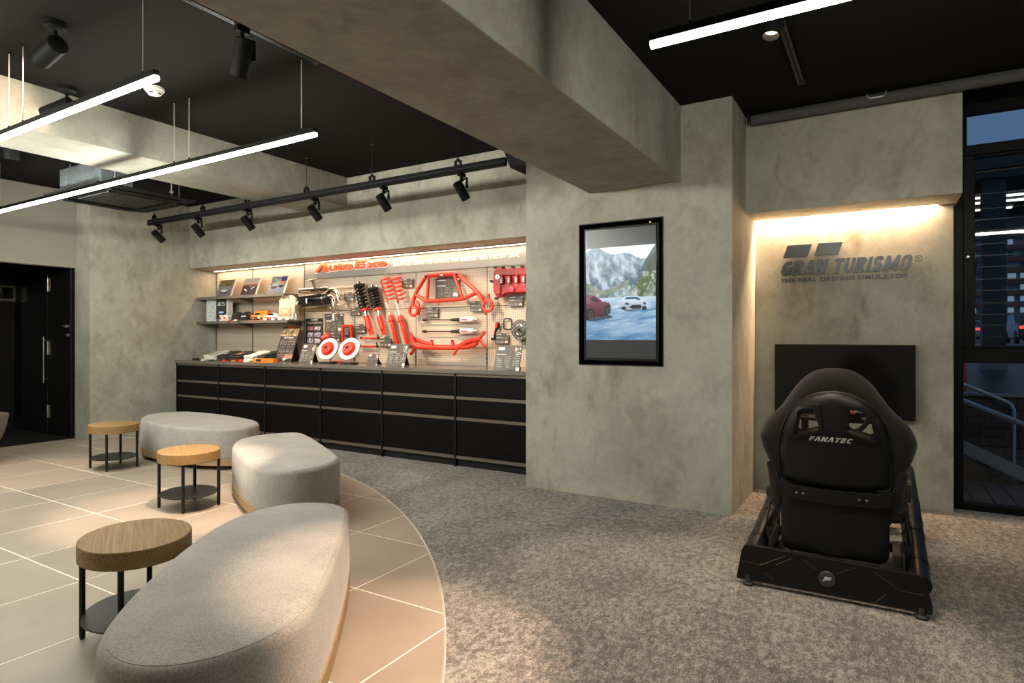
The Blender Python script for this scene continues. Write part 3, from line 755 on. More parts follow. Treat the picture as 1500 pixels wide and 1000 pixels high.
# ---- suspended track in front of the display wall
zt, yt = 2.885, 4.60
xs = [W(px, py, yt).x for px, py in ((232, 352), (290, 333), (363, 322), (461, 307), (562, 290), (676, 273))]
xe0, xe1 = W(218, 330, yt).x, W(741, 233, yt).x
bar = thing('suspended_track', 'long black suspended lighting track in front of the display wall', 'lighting track', ((xe0 + xe1) / 2, yt, zt))
hl = (xe1 - xe0) / 2
mb = MB(); mb.box(-hl, hl, -0.024, 0.024, -0.035, 0.035); mb.build('bar', 'lamp_black', bar, bevel=0.004)
mb = MB(); mb.box(-hl, hl, -0.027, 0.027, -0.004, 0.002); mb.build('side_groove', 'black_metal', bar)
for px in (226, 297, 362, 449, 545, 671):
    x = W(px, 280, yt).x - bar.location.x
    mb = MB(); mb.cyl((x, 0, 0.07), (x, 0, ZL - zt), 0.005, seg=6); mb.build('rod', 'black_metal', bar, smooth=50)
    mb = MB(); f = XZ(0.0)
    mb.ring(rrect(x - .035, x + .035, 0.03, 0.085, .008), rrect(x - .022, x + .022, 0.042, 0.074, .006), -0.012, 0.012, f); mb.box(x - .01, x + .01, -.014, .014, .074, .10)
    mb.build('hanger_clip', 'lamp_black', bar)
    mb = MB(); mb.lathe([(0.02, 0), (0.02, -0.012)], (x, 0, ZL - zt), seg=12); mb.build('ceiling_plate', 'black_metal', bar)
names6 = ['leftmost spotlight on the suspended track', 'second spotlight from the left on the suspended track', 'third spotlight from the left on the suspended track',
          'fourth spotlight from the left, in front of the farther beam, on the suspended track', 'fifth spotlight from the left on the suspended track', 'rightmost spotlight on the suspended track, nearest the pillar']
for k, x in enumerate(xs):
    track_spot((x, yt, zt - 0.035), (x + (0.25 if k else 0.7), 5.87, 1.15), names6[k], TRACK_POWER * (0.6 if k == 0 else 1.0), L=0.175, r=0.043, angle=56, group='spotlights on the suspended track')
# black wedge shaped speaker at the right end of the track
f = XZ(0.0)
sp_ = thing('wedge_speaker', 'black wedge-shaped box under the ceiling at the right end of the suspended track', 'speaker', (-2.80, 5.05, 3.0))
pl = [W(px, py, 5.0) - Vector((-2.80, 5.05, 3.0)) for px, py in ((736, 214), (741, 231), (747.5, 246), (771, 241.5))]
poly = [(p.x, p.z) for p in pl] + [(pl[3].x + 0.02, 0.27), (pl[0].x - 0.01, 0.27)]
mb = MB(); mb.prism(poly, -0.35, 0.05, f); mb.build('cabinet', 'black_matte', sp_, bevel=0.004)
mb = MB(); mb.box(-0.1, 0.0, 0.05, 0.2, 0.25, 0.29); mb.build('bracket', 'black_metal', sp_)

# ---- linear pendants
def pendant(x0, x1, y, z, zc, wires, label, lever=False):
    root = thing('linear_pendant', label, 'pendant lamp', ((x0 + x1) / 2, y, z), group='white linear pendant lamps')
    h = (x1 - x0) / 2
    mb = MB(); mb.box(-h, h, -0.0155, 0.0155, 0.010, 0.042); mb.build('housing', 'lamp_black', root, bevel=0.002)
    mb = MB(); mb.prism(rrect(-0.015, 0.015, -0.018, 0.010, 0.009), -h + .006, h + .004, lambda u, v, w: (w, u, v)); mb.build('diffuser', 'led', root)
    for wx in wires:
        mb = MB(); x = wx - root.location.x
        mb.cyl((x, 0, 0.042), (x, 0, zc - z), 0.0035, seg=6); mb.build('cable', 'wire', root)
        mb = MB(); mb.lathe([(0.012, zc - z), (0.012, zc - z - 0.01)], (x, 0, 0), seg=10); mb.build('ceiling_fitting', 'lamp_black', root)
        mb = MB(); mb.lathe([(0.006, 0.042), (0.006, 0.060)], (x, 0, 0), seg=8); mb.build('cable_fitting', 'lamp_black', root)
pendant(-8.57, -3.36, 2.95, 2.75, ZL, (-3.50, -5.05, -4.84, -8.42), 'longest white linear pendant, crossing in front of the farther beam')
pendant(-7.2, -3.34, 1.853, 2.74, ZL, (-3.47, -4.93, -5.14, -7.0), 'white linear pendant at the top left, nearest the camera')
pendant(-7.2, -3.34, 0.75, 2.74, ZL, (-3.47, -4.93, -5.14, -7.0), 'white linear pendant above the camera side, outside the picture')
pendant(-7.2, -3.34, -0.35, 2.74, ZL, (-3.47, -4.93, -5.14, -7.0), 'white linear pendant behind the camera, outside the picture')
pendant(-0.872, 1.6, 2.60, 2.615, ZR, (-0.70, 0.35, 1.45), 'white linear pendant at the top right of the big beam')
mb = MB()
# ---- smoke detector
q = WZ(226, 129, ZL)
sd = thing('smoke_detector', 'white round smoke detector on the ceiling beside the near pendant', 'smoke detector', q)
mb = MB(); mb.lathe([(0.072, 0), (0.072, -0.02), (0.064, -0.026)], seg=28); mb.build('base', 'white_plastic', sd, smooth=35)
mb = MB(); mb.lathe([(0.055, -0.026), (0.058, -0.036), (0.044, -0.052), (0, -0.055)], seg=28); mb.build('head', 'white_plastic', sd, smooth=50)
for k in range(5):
    a = 2 * math.pi * k / 5; mb = MB(); mb.box(-.013, .013, .042, .055, -.050, -.044, Matrix.Rotation(a, 4, 'Z')); mb.build('vent_slot', 'black_matte', sd)
# ---- ceiling cassette air conditioner
ac = thing('air_conditioner', 'ceiling cassette air conditioner with a black panel and galvanised body', 'air conditioner', (-7.36, 3.70, 2.90))
mb = MB(); mb.box(-0.575, 0.575, -0.53, 0.53, 0.0, 0.03); pn = mb.build('panel', 'black_matte', ac, bevel=0.01)
mb = MB(); mb.box(-0.33, 0.33, -0.30, 0.30, -0.012, 0.0); mb.build('grille', 'black_metal', pn, bevel=0.006)
for k in range(12):
    mb = MB(); mb.box(-0.30, 0.30, -0.27 + k * .046, -0.25 + k * .046, -0.016, -0.012); mb.build('grille_slat', 'black_matte', pn)
for s_ in (-1, 1):
    mb = MB(); mb.box(-0.40, 0.40, s_ * .44 - .05, s_ * .44 + .05, -0.022, -0.004, Matrix.Rotation(0, 4, 'X')); mb.build('vane', 'lamp_black', pn, bevel=0.004)
    mb = MB(); mb.box(s_ * .47 - .05, s_ * .47 + .05, -0.36, 0.36, -0.022, -0.004); mb.build('vane', 'lamp_black', pn, bevel=0.004)
mb = MB(); mb.box(-0.46, 0.42, -0.42, 0.42, 0.03, 0.30); bo = mb.build('body', 'galvanised', ac, bevel=0.006)
mb = MB(); mb.box(0.421, 0.425, -0.10, 0.40, 0.06, 0.27); mb.build('insulation_sheet', 'ceiling_paint', bo)
for y0, y1 in ((-0.36, -0.28), (-0.22, -0.15)):
    mb = MB(); mb.box(0.42, 0.426, y0, y1, 0.10, 0.22); mb.build('knockout', 'galvanised', bo, bevel=0.002)
for k in range(4):
    mb = MB(); mb.box(-0.42 + k * .2, -0.30 + k * .2, -0.426, -0.42, 0.10, 0.22); mb.build('knockout', 'galvanised', bo, bevel=0.002)
for sx in (-.5, .46):
    for sy in (-.3, .3):
        mb = MB(); mb.cyl((sx, sy, 0.06), (sx, sy, 0.40), 0.007, seg=6); mb.box(sx - .02, sx + .02, sy - .015, sy + .015, .08, .1); mb.build('hanger_rod', 'wire', ac)
# ---- right bay: recessed track, spot, rolled pipe
q0, q1 = WZ(1173, 117, ZR - .01), WZ(1148, 20, ZR - .01)
trk = thing('lighting_track', 'short black lighting track on the right-hand ceiling', 'lighting track', (q0.x, (q0.y + 1.0) / 2, ZR))
hl = (q0.y - 1.0) / 2
mb = MB(); mb.box(-0.022, 0.022, -hl, hl, -0.026, 0); mb.build('rail', 'black_gloss', trk)
mb = MB(); mb.box(-0.006, 0.006, -hl, hl, -0.028, -0.026); mb.build('conductor', 'black_matte', trk)
mb = MB(); mb.box(-0.024, 0.024, hl, hl + 0.04, -0.029, 0); mb.build('end_cap', 'black_metal', trk)
track_spot((q0.x, 3.50, ZR - 0.026), (-0.75, 2.9, 0), 'lit cylinder spotlight on the right-hand ceiling, behind the pendant', SPOT_POWER * 0.55, L=0.14, r=0.046, angle=60)
track_spot((q0.x, 1.7, ZR - 0.026), (-1.80, 1.96, 0.0), 'track spotlight over the tile edge, outside the picture', SPOT_POWER * 1.75, L=0.14, r=0.046, angle=31)
pa, pb = W(1099, 165, 5.33), W(1500, 92, 5.33)
pp = thing('ceiling_pipe', 'grey fabric-covered pipe running under the right-hand ceiling', 'pipe', (pa.x, 5.33, 3.115))
mb = MB(); mb.tube([(0.0, 0, 0), (0.012, 0, 0), (4.0, 0, 0)], [0.03, 0.042, 0.042], 20); mb.build('pipe', 'pipe_grey', pp, smooth=40)
mb = MB(); q = W(1284, 124, 5.29); x = q.x - pa.x
mb.tube([(x - .06, 0, .05), (x - .06, -.04, .02), (x - .04, -.05, 0.0), (x + .04, -.05, 0.0), (x + .06, -.04, .02), (x + .06, 0, .05)], 0.007, 6); mb.build('clip', 'wire', pp)
mb = MB(); mb.box(-0.02, 0.0, -0.03, 0.03, -0.02, 0.05); mb.build('bracket', 'black_metal', pp)

# ---- warm cove lights
cv = thing('cove_light', 'warm light strip hidden under the soffit above the display wall', 'light strip', (-5.86, 5.795, 2.374))
mb = MB(); mb.box(-3.0, 3.0, -0.02, 0.02, -0.012, 0); mb.build('profile', 'steel', cv)
mb = MB(); mb.box(-2.98, 2.98, -0.012, 0.012, -0.016, -0.012); mb.build('strip', 'cove_strip', cv)
for k in range(2):
    lamp('AREA', 'cove_area', (-7.36 + 3.0 * k, 5.795, 2.352), (-7.36 + 3.0 * k, 5.80, 1.0), cv, COVE_DISPLAY * 3.0, WARM2, shape='RECTANGLE', size=2.95, size_y=0.03)
cv = thing('cove_light', 'warm light strip under the bulkhead above the wall logo', 'light strip', (-0.31, 5.812, 2.42))
mb = MB(); mb.box(-0.66, 0.64, -0.010, 0.014, -0.012, 0); mb.build('profile', 'steel', cv)
mb = MB(); mb.box(-0.65, 0.63, -0.008, 0.010, -0.016, -0.012); mb.build('strip', 'cove_strip', cv)
lamp('AREA', 'cove_area', (-0.31, 5.812, 2.398), (-0.31, 5.812, 1.0), cv, COVE_LOGO * 1.3, WARM2, shape='RECTANGLE', size=1.25, size_y=0.02)

# =================================================================== BENCHES
def bench(outline, label):
    pts = spline([(p[0], p[1]) for p in outline], 8)
    cx = sum(p[0] for p in pts) / len(pts); cy = sum(p[1] for p in pts) / len(pts)
    root = thing('upholstered_bench', label, 'bench', (cx, cy, 0), group='grey felt benches on the round tile floor')
    P = [Vector((p[0] - cx, p[1] - cy)) for p in pts]; n = len(P)
    ar = sum(P[i].x * P[(i + 1) % n].y - P[(i + 1) % n].x * P[i].y for i in range(n))
    nor = []
    for i in range(n):
        t = (P[(i + 1) % n] - P[i - 1]).normalized(); v = Vector((t.y, -t.x)); nor.append(v if ar > 0 else -v)
    def loft(name, prof, mat, close_bottom=True, dome=0.0, parent=root):
        vs_, fs_ = [], []
        for off, z in prof:
            for i in range(n):
                q = P[i] + nor[i] * off; vs_.append((q.x, q.y, z))
        m_ = len(prof)
        for k in range(m_ - 1):
            for i in range(n):
                j = (i + 1) % n; fs_.append((k * n + i, k * n + j, (k + 1) * n + j, (k + 1) * n + i))
        if dome:
            base = (m_ - 1) * n; zt_ = prof[-1][1]
            for s_ in (0.75, 0.5, 0.25):
                st_ = len(vs_)
                for i in range(n):
                    q = (P[i] + nor[i] * prof[-1][0]) * s_; vs_.append((q.x, q.y, zt_ + dome * (1 - s_ * s_)))
                for i in range(n):
                    j = (i + 1) % n; fs_.append((base + i, base + j, st_ + j, st_ + i))
                base = st_
            vs_.append((0, 0, zt_ + dome)); c = len(vs_) - 1
            for i in range(n): fs_.append((base + i, base + (i + 1) % n, c))
        else: fs_.append(tuple((m_ - 1) * n + i for i in range(n)))
        fs_.append(tuple(range(n))[::-1])
        mb = MB(); mb.add(vs_, fs_); return mb.build(name, mat, parent, smooth=60)
    R = 0.038; H = 0.425
    prof = [(-0.02, 0.118), (-0.004, 0.121), (0.0, 0.135), (0.004, 0.25)] + [(-R + R * math.cos(a), H - R + R * math.sin(a)) for a in (math.radians(t) for t in (0, 15, 30, 45, 60, 75, 88))]
    up = loft('upholstery', prof, 'felt', dome=0.006)
    loft('wooden_base', [(-0.01, 0.045), (0.003, 0.047), (0.003, 0.117), (-0.01, 0.118)], 'oak_base')
    sm = MB(); sm.tube([(q.x, q.y, H - 0.004) for q in (P[i] + nor[i] * (-0.027) for i in range(n))], 0.0035, 6, closed=True); sm.build('seam', 'felt', up, smooth=60)
    for f_ in (0.06, 0.31, 0.56, 0.81):
        q = P[int(f_ * n)] * 0.80
        mb = MB(); mb.cyl((q.x - .012, q.y, 0.024), (q.x + .012, q.y, 0.024), 0.024, seg=16); mb.box(q.x - .02, q.x + .02, q.y - .008, q.y + .008, .03, .05)
        mb.build('caster', 'gunmetal', root, smooth=40)
    return root
def frame_pts(e, n, s0, n0, L_): return [(e[0] * (s + s0) + n[0] * (n0 - t), e[1] * (s + s0) + n[1] * (n0 - t)) for s, t in L_]
e1, n1 = (0.643, -0.766), (0.766, 0.643)
bench(frame_pts(e1, n1, -3.64, -0.33, [(0.02, .20), (.07, .10), (.19, .025), (.45, 0), (.9, -.01), (1.3, 0), (1.5, .03), (1.64, .10), (1.74, .21), (1.785, .34), (1.76, .47), (1.68, .57), (1.55, .64), (1.3, .68), (1.0, .69), (.7, .68), (.42, .645), (.2, .57), (.07, .46), (0.01, .33)]),
      'large felt bench in the foreground, cut by the bottom edge')
e2, n2 = (0.8713, -0.4907), (0.4907, 0.8713)
bench(frame_pts(e2, n2, -6.36, 1.215, [(0.03, .11), (.10, .035), (.25, .005), (.6, -.01), (1.0, -.01), (1.4, 0), (1.57, .025), (1.71, .105), (1.83, .235), (1.88, .387), (1.84, .50), (1.74, .58), (1.53, .64), (1.15, .675), (.8, .69), (.5, .68), (.24, .61), (.08, .47), (.01, .29)]),
      'felt bench in the middle, between the near bench and the black drawer cabinets')
bench([(-7.3, 4.58), (-6.75, 4.58), (-6.13, 4.48), (-5.85, 4.36), (-5.69, 4.2), (-5.64, 4.04), (-5.74, 3.87), (-6.05, 3.74), (-6.5, 3.70), (-7.0, 3.76), (-7.35, 3.9), (-7.60, 4.12), (-7.65, 4.34), (-7.53, 4.51)],
      'farthest felt bench, standing against the left end of the black drawer cabinets')

# =================================================================== SIDE TABLES
def side_table(cx, cy, rot, label):
    root = thing('side_table', label, 'side table', (cx, cy, 0), rot, group='oval oak side tables')
    H = 0.455
    mb = MB(); mb.prism(ellipse(0.262, 0.225, 56), H - 0.078, H, FLAT); mb.build('table_top', 'oak', root, smooth=40, bevel=0.004)
    mb = MB(); mb.prism(ellipse(0.25, 0.21, 44), 0.112, 0.118, FLAT); mb.build('lower_shelf', 'black_metal', root, smooth=40)
    c, s_ = math.cos(-rot), math.sin(-rot)
    for dx in (-.163, .163):
        for dy in (-.148, .148):
            x, y = dx * c - dy * s_, dx * s_ + dy * c
            mb = MB(); mb.cyl((x, y, 0.012), (x, y, H - 0.078), 0.0125, seg=12); leg = mb.build('leg', 'black_metal', root, smooth=40)
            mb = MB(); mb.cyl((x, y, 0), (x, y, 0.014), 0.010, seg=10); mb.build('foot', 'black_rubber', leg, smooth=40)
    return root
side_table(-2.92, 1.53, math.radians(-27), 'oval oak side table nearest the camera, beside the foreground bench')
side_table(-4.765, 2.905, math.radians(-27), 'brightly lit oval oak side table in the middle')
side_table(-6.86, 3.37, math.radians(-20), 'farthest oval oak side table, by the left wall')

# ---- lounge chair just entering the frame at the left
ch = thing('lounge_chair', 'dark shell chair whose edge just enters at the left border', 'chair', (-8.36, 2.665, 0))
vs_, fs_ = [], []
for k in range(25):
    a = math.radians(-130 + 260 * k / 24)
    for z, r in ((0.20, 0.24), (0.34, 0.30), (0.50, 0.33), (0.52, 0.325), (0.50, 0.305), (0.34, 0.275), (0.22, 0.22)):
        vs_.append((r * math.cos(a), r * math.sin(a), z))
for k in range(24):
    for j in range(6): fs_.append((k * 7 + j, k * 7 + 7 + j, k * 7 + 8 + j, k * 7 + j + 1))
mb = MB(); mb.add(vs_, fs_); mb.build('shell', 'shelf_grey', ch, smooth=50)
mb = MB(); mb.prism(ellipse(0.24, 0.24, 28), 0.20, 0.30, FLAT); mb.build('seat', 'tee_black', ch, bevel=0.02)
for sx in (-1, 1):
    for sy in (-1, 1):
        mb = MB(); mb.cyl((sx * .15, sy * .15, 0.22), (sx * .19, sy * .19, 0), 0.013, 0.010, 10); mb.build('leg', 'black_metal', ch, smooth=40)

# =================================================================== DRAWER CABINETS
bx = [-8.90, -7.905, -6.917, -5.883, -4.885, -3.863, -2.80]
ZT = 1.018
pos_ = ['leftmost black drawer cabinet, at the left wall', 'second black drawer cabinet from the left, behind the farthest bench', 'third black drawer cabinet from the left wall',
        'fourth black drawer cabinet from the left wall', 'fifth black drawer cabinet, under the red strut brace', 'rightmost black drawer cabinet, next to the pillar']
for k in range(6):
    x0, x1 = bx[k], bx[k + 1]; w = (x1 - x0) / 2
    c = thing('drawer_cabinet', pos_[k], 'cabinet', ((x0 + x1) / 2, 5.25, 0), group='black drawer cabinets under the counter')
    mb = MB(); mb.box(-w + .005, w - .005, 0.01, 0.62, 0.10, 0.985); mb.build('carcass', 'cabinet_black', c)
    mb = MB(); mb.box(-w + .005, w - .005, 0.015, 0.60, 0.005, 0.10); mb.build('plinth', 'black_matte', c)
    for sx in (-1,) if k < 5 else (-1, 1):
        mb = MB(); mb.box(*((-w + .001, -w + .024) if sx < 0 else (w - .024, w - .001)), -0.022, 0.01, 0.005, 0.985); mb.build('post', 'black_paint', c)
    for zr0, zf0, zf1 in ((0.945, 0.735, 0.945), (0.703, 0.518, 0.703), (0.486, 0.122, 0.486)):
        mb = MB(); mb.box(-w + .026, w - .004, -0.010, 0.012, zf0, zf1); d = mb.build('drawer', 'cabinet_black', c)
        mb = MB()
        for q in range(3): mb.box(-w + .025, w - .003, -0.018 + .003 * q, 0.010, zr0 + .002 + q * .0105, zr0 + .0105 + q * .0105)
        mb.build('rail_handle', 'rail_bronze', d)
    mb = MB()
    for q in range(3): mb.box(-w + .025, w - .003, -0.016, 0.012, .086 + q * .0115, .0955 + q * .0115)
    mb.build('base_rail', 'rail_bronze', c)
mb = MB(); mb.box(-3.07, 3.07, -0.03, 0.655, -0.001, 0.024)
ct = thing('counter_top', 'long dark stone-look worktop over the black drawer cabinets', 'worktop', (-5.85, 5.235, ZT - 0.028))
mb = MB(); mb.box(-3.06, 3.06, -0.018, 0.654, 0.004, 0.028); mb.build('slab', 'counter_top', ct, bevel=0.002)
mb = MB(); mb.box(-3.06, 3.06, -0.026, -0.018, -0.012, 0.027); mb.build('front_edge', 'counter_edge', ct)

# =================================================================== WALL SCREEN
def vnoise(x, y, s=1.0):
    x *= s; y *= s; xi, yi = math.floor(x), math.floor(y); fx_, fy_ = x - xi, y - yi
    h = lambda a, b: (math.sin(a * 127.1 + b * 311.7) * 43758.5453) % 1.0
    fx_ = fx_ * fx_ * (3 - 2 * fx_); fy_ = fy_ * fy_ * (3 - 2 * fy_)
    return (h(xi, yi) * (1 - fx_) + h(xi + 1, yi) * fx_) * (1 - fy_) + (h(xi, yi + 1) * (1 - fx_) + h(xi + 1, yi + 1) * fx_) * fy_
def fbm(x, y, s): return 0.5 * vnoise(x, y, s) + 0.3 * vnoise(x + 9, y, s * 2.1) + 0.2 * vnoise(x, y + 7, s * 4.3)
def inpoly(x, y, P):
    r = False
    for i in range(len(P)):
        (x1, y1), (x2, y2) = P[i - 1], P[i]
        if (y1 > y) != (y2 > y) and x < (x2 - x1) * (y - y1) / (y2 - y1) + x1: r = not r
    return r
def mixc(a, b, t): t = max(0, min(1, t)); return tuple(p + (q - p) * t for p, q in zip(a, b))
CARW = [(.47, .375), (.475, .41), (.53, .44), (.57, .465), (.75, .465), (.83, .43), (.87, .40), (.87, .345), (.86, .325), (.60, .318), (.55, .33), (.50, .345)]
WINW = [(.57, .435), (.585, .46), (.74, .46), (.80, .425)]
CARR = [(-.01, .495), (.12, .485), (.19, .455), (.24, .42), (.34, .405), (.36, .38), (.36, .29), (.30, .26), (.12, .25), (-.01, .21)]
WINR = [(.05, .46), (.11, .475), (.165, .45), (.205, .415), (.10, .42)]
def drive(u, v):
    t = fbm(u * 1.2, v, 9)
    if v > 0.455:
        ridge = 0.93 + 0.05 * math.sin(u * 5.5 + .6) + 0.03 * math.sin(u * 13)
        ridge2 = 0.56 + 0.045 * math.sin(u * 9 + 2.2)
        sl = 0.44 + (u - 0.60) * 1.25
        if u > .60 and v < sl:
            c = mixc((.42, .46, .40), (.80, .82, .76), (fbm(u, v, 14) - .3) * 2.2)
            if fbm(u + 3, v, 8) > .52 and u > .72: c = mixc(c, (.28, .36, .22), .8)
        elif v < ridge2 - 0.03 and u < .66: c = mixc((.34, .42, .44), (.72, .79, .80), (fbm(u, v + 4, 16) - .3) * 2.2) if u > .16 else mixc((.40, .46, .42), (.60, .64, .56), (fbm(u, v, 20) - .2) * 1.6)
        elif v < ridge2 + 0.03 and u < .62: c = mixc((.42, .48, .42), (.62, .66, .58), (fbm(u, v, 20) - .2) * 1.6)
        elif v < ridge: c = mixc((.30, .40, .48), (.76, .84, .88), (fbm(u * 1.3 + v * .6, v * .8 - u * .5, 12) - .28) * 2.1 - (0.25 if v < .66 and u > .4 else 0)); c = mixc(c, (.56, .70, .82), max(0, (v - .78) * 2.2))
        else: c = (.95, .97, .99)
        if u > .80 and v > .72 and v < .72 + (u - .8) * 1.2 + .05: c = mixc(c, (.24, .30, .27), .75)
    else:
        c = mixc((.38, .56, .72), (.80, .88, .93), (fbm(u * .35 + v * .6, v * 2.4 - u * .3, 10) - .22) * 1.9)
        if v > .36: c = mixc(c, (.80, .87, .91), (v - .36) * 6)
        if v < .30: c = mixc(c, (.20, .40, .60), (.30 - v) * 1.6)
    if inpoly(u, v, [(.46, .345), (.6, .305), (.88, .315), (.88, .35)]): c = mixc(c, (.18, .26, .34), .7)
    if inpoly(u, v, CARW):
        c = mixc((.56, .63, .70), (.90, .94, .97), (v - .31) * 7)
        if inpoly(u, v, WINW): c = (.24, .40, .52)
        if (u - .725) ** 2 / .0075 + (v - .352) ** 2 / .0006 < 1: c = (.12, .14, .17)
        for cx in (.555, .845):
            if (u - cx) ** 2 / .0011 + (v - .335) ** 2 / .0006 < 1: c = (.10, .12, .15)
        if (u - .60) ** 2 / .0012 + (v - .385) ** 2 / .00010 < 1 or (u - .845) ** 2 / .0006 + (v - .385) ** 2 / .00010 < 1: c = (.20, .24, .28)
    if inpoly(u, v, [(-.01, .215), (.10, .20), (.40, .24), (.36, .27), (.1, .26)]): c = mixc(c, (.10, .15, .24), .75)
    if inpoly(u, v, CARR):
        c = mixc((.26, .10, .16), (.56, .28, .36), (v - .26) * 4.5)
        if u < .05 and v > .40: c = (.50, .32, .50)
        if inpoly(u, v, WINR): c = (.09, .10, .14)
        for cx, cy, ry in ((.065, .275, .0055), (.325, .315, .0042)):
            q = (u - cx) ** 2 / .0034 + (v - cy) ** 2 / ry
            if q < 1: c = (.09, .09, .11) if q > .5 else (.22, .22, .25)
    return tuple(max(0, min(1, x)) for x in c)
tvx0, tvx1, tvz0, tvz1 = -2.205, -1.553, 1.157, 2.272
tv = thing('wall_screen', 'tall wall screen set in the pillar, showing two cars on a mountain road', 'screen', (-1.88, YP + 0.15, tvz0))
o_ = tv.location
mb = MB(); mb.box(tvx0 - o_.x, tvx1 - o_.x, -0.155, -0.02, 0, tvz1 - tvz0); mb.build('housing', 'black_paint', tv, bevel=0.003)
mb = MB(); mb.box(tvx0 + .015 - o_.x, tvx1 - .015 - o_.x, -0.159, -0.155, .015, tvz1 - tvz0 - .015); mb.build('glass', 'black_gloss', tv)
sx0, sx1, sz0, sz1 = tvx0 + .022, tvx1 - .022, 1.328, 2.101
picture('picture', 1, 1, 96, 118, drive, 'screen_picture', tv, lambda u, v: (sx0 + (sx1 - sx0) * u - o_.x, -0.1605, sz0 + (sz1 - sz0) * v - tvz0))
def glow(u, v): return (0.27, 0.285, 0.29)
picture('idle_band', 1, 1, 1, 1, lambda u, v: (0.25, 0.265, 0.27), 'screen_picture', tv, lambda u, v: (sx0 + (sx1 - sx0) * u - o_.x, -0.1602, sz1 + (tvz1 - .02 - sz1) * v - tvz0))
picture('idle_band', 1, 1, 1, 1, lambda u, v: (0.19, 0.20, 0.205), 'screen_picture', tv, lambda u, v: (sx0 + (sx1 - sx0) * u - o_.x, -0.1602, tvz0 + .02 + (sz0 - tvz0 - .02) * v - tvz0))
mb = MB(); mb.box(0.25, 0.262, -0.158, -0.154, tvz1 - tvz0 + .004, tvz1 - tvz0 + .012); mb.build('sensor', 'indicator', tv)
mb = MB(); mb.box(-0.1, 0.1, -0.02, 0.028, 0.4, 0.7); mb.build('bracket', 'black_metal', tv)

# ---- dark monitor in front of the simulator
mo = thing('monitor', 'wide black monitor, switched off, on the wall behind the racing seat', 'monitor', (-0.309, 5.83, 0.696))
mb = MB(); mb.box(-.512, .512, -0.065, -0.02, 0, .596); mb.build('housing', 'black_matte', mo, bevel=0.004)
mb = MB(); mb.box(-.504, .504, -0.067, -0.065, .028, .588); mb.build('screen', 'black_gloss', mo)
mb = MB(); mb.box(-.512, .512, -0.07, -0.064, 0.0, .024); mb.build('bottom_bezel', 'black_paint', mo)
mb = MB(); mb.box(-.2, .2, -0.02, 0.0, .15, .45); mb.build('bracket', 'black_metal', mo)

# ---- lettering on the wall
lg = thing('wall_logo', 'raised metal logo lettering under two slanted plates on the concrete wall', 'logo', (-0.3, YW, 1.82))
def quad(pts, name, y=YW, depth=0.02, mat='silver_letter', parent=lg):
    o = parent.location; P = [W(px, py, y) for px, py in pts]
    mb = MB(); mb.prism([(p.x - o.x, p.z - o.z) for p in P], 0.004, depth, XZ(y - o.y)); return mb.build(name, mat, parent)
quad(((1154, 360), (1190, 357.6), (1182.8, 376.5), (1147.6, 378.2)), 'slanted_plate')
quad(((1198.8, 356.8), (1234.8, 354.4), (1227.6, 373.3), (1193, 375)), 'slanted_plate')
g0, g1 = W(1142.8, 404.8, YW), W(1337.5, 373.6, YW)
def wl_(px, py): return W(px, py, YW)
x0, xr = wl_(1142.8, 400).x, wl_(1337, 380).x
xg = wl_(1211.5, 390).x; xt = wl_(1217.5, 390).x
z0_, z1_ = wl_(1143, 404.6).z, wl_(1148, 383.5).z
pl_ = lambda x, z, w: (x - lg.location.x, -0.003 - 0.02 * w, z - lg.location.z)
block_text('letter', 'GRAN', x0, xg + .012, z0_, z1_, pl_, 0.02, 'silver_letter', lg)
block_text('letter', 'TURISMO', xt + .004, xr + .008, z0_, z1_, pl_, 0.02, 'silver_letter', lg)
words('sub_lettering', 'THE REAL DRIVING SIMULATOR', x0 + .002, wl_(1331, 404).x, wl_(1143, 414.2).z, wl_(1143, 408.6).z, YW - 0.002, 0.012, 'silver_letter', lg, lg.location, bold=0.022, spacing=1.1)
c = wl_(1345.5, 378.5)
mb = MB(); mb.ring(ellipse(.026, .026, 24, c.x + .3, c.z - 1.82), ellipse(.020, .020, 24, c.x + .3, c.z - 1.82), 0.003, 0.014, XZ(0)); rg = mb.build('registered_ring', 'silver_letter', lg)
letters('registered_mark', 'R', c.x - .009, c.x + .010, c.z - .012, c.z + .012, YW - 0.003, 0.01, 'silver_letter', rg, lg.location, bold=0.02)
